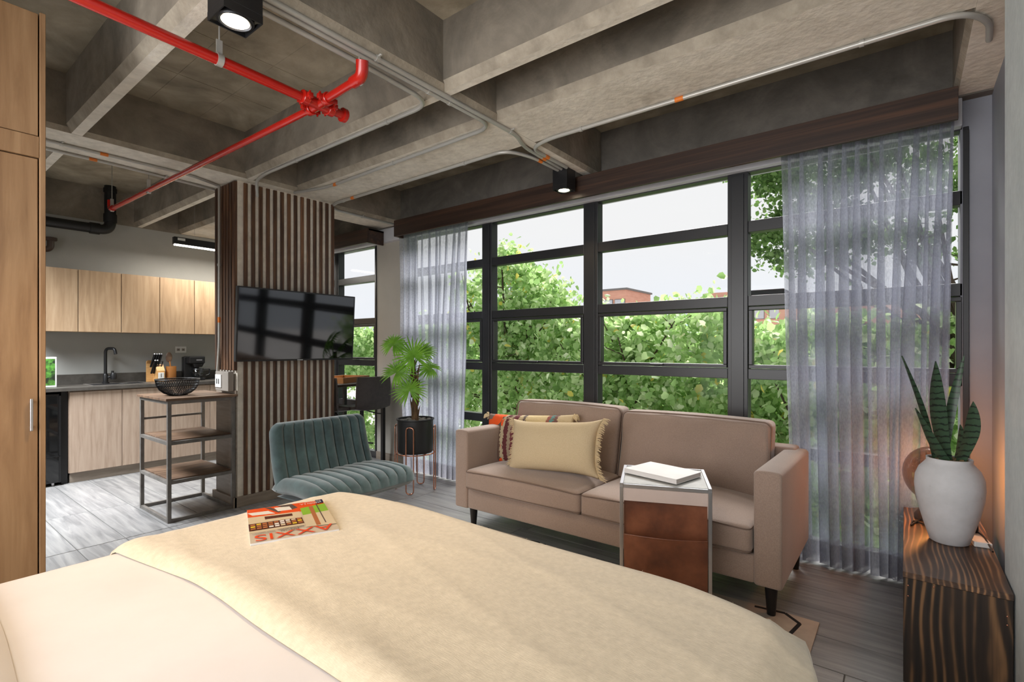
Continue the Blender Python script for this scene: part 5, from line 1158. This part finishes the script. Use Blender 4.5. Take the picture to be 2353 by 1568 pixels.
tree('feathery dark tree hanging in from the upper right behind the curtain', (2.2, 8.6, -4.0),
     [(-0.85, 7.4, 3.75, 0.95, 0.7, 0.65, 2.6), (0.6, 7.3, 3.6, 1.1, 0.9, 0.8, 1.5), (-0.95, 7.3, 2.65, 0.75, 0.5, 0.42, 1.3), (0.5, 7.3, 2.7, 0.9, 0.6, 0.5, 0.8), (1.6, 7.8, 3.6, 1.2, 1.0, 1.1, 1.0)], 22000, 0.060, 'leaf3', seed=6, trunk_r=0.14)
tree('distant row of green trees closing the garden behind the others', (-4.0, 13.5, -4.0),
     [(-10, 13, 0.6, 3, 1, 1.6, 2), (-5, 13.5, 0.5, 3.2, 1, 1.5, 2), (0, 13, 0.3, 3, 1, 1.5, 2), (4, 13, 0.4, 2.5, 1, 1.5, 1), (-15, 13.5, 0.6, 3, 1, 1.5, 1.4)], 16000, 0.19, 'leaf2', seed=7, nb=10)
tree('low dense green shrubs growing just below the window sills', (-3.0, 6.0, -4.0),
     [(-5.3, 6.0, -1.0, 1.4, 0.7, 0.9, 1), (-3.0, 6.0, -1.0, 1.5, 0.7, 0.9, 1), (-0.8, 6.0, -1.1, 1.5, 0.7, 0.9, 1)], 12000, 0.10, 'leaf', seed=8)
def house(label, x0, x1, y, h, z0=-4.0, m='brick', nx=3, nz=4, steps=(), dy=6):
    b = thing('building', label, 'building', ((x0+x1)/2, y, z0)); wx = (x1-x0)/2
    mb = MB().box(-wx, wx, 0, dy, 0, h)
    for a, c, hh in steps: mb.box(a, c, 0.3, dy-0.3, h, h+hh)
    obj('wall', mb, m, b)
    obj('roof', MB().box(-wx-0.15, wx+0.15, -0.15, dy+0.15, h, h+0.18), 'farroof', b)
    for i in range(nx):
        for j in range(nz):
            cx = -wx+(i+0.5)*2*wx/nx; cz = h-1.5-j*2.6
            w_ = obj('window', MB().box(cx-0.55, cx+0.55, -0.06, 0.0, cz-0.6, cz+0.6), 'farroof', b); obj('pane', MB().box(cx-0.5, cx+0.5, -0.09, -0.05, cz-0.55, cz+0.55), 'farpane', w_)
    return b
house('orange brick apartment block seen over the trees in the middle pane', -25.5, -21.6, 46, 11.0, nx=3, nz=3)
house('long stepped row of orange brick houses on the skyline at the right', -18.6, -9.5, 56, 10.3, nx=6, nz=2, steps=((-3.2, 4.5, 0.9), (-0.5, 4.5, 0.9), (2.2, 4.5, 0.9)))
house('large orange brick house behind the tree at the right pane', -4.6, 4.5, 26, 7.2, nx=4, nz=2)
house('slim blue grey tower at the left pane', -34.5, -33.2, 44, 12.8, m='tower', nx=1, nz=4, dy=2)
mb = MB(); hv = []
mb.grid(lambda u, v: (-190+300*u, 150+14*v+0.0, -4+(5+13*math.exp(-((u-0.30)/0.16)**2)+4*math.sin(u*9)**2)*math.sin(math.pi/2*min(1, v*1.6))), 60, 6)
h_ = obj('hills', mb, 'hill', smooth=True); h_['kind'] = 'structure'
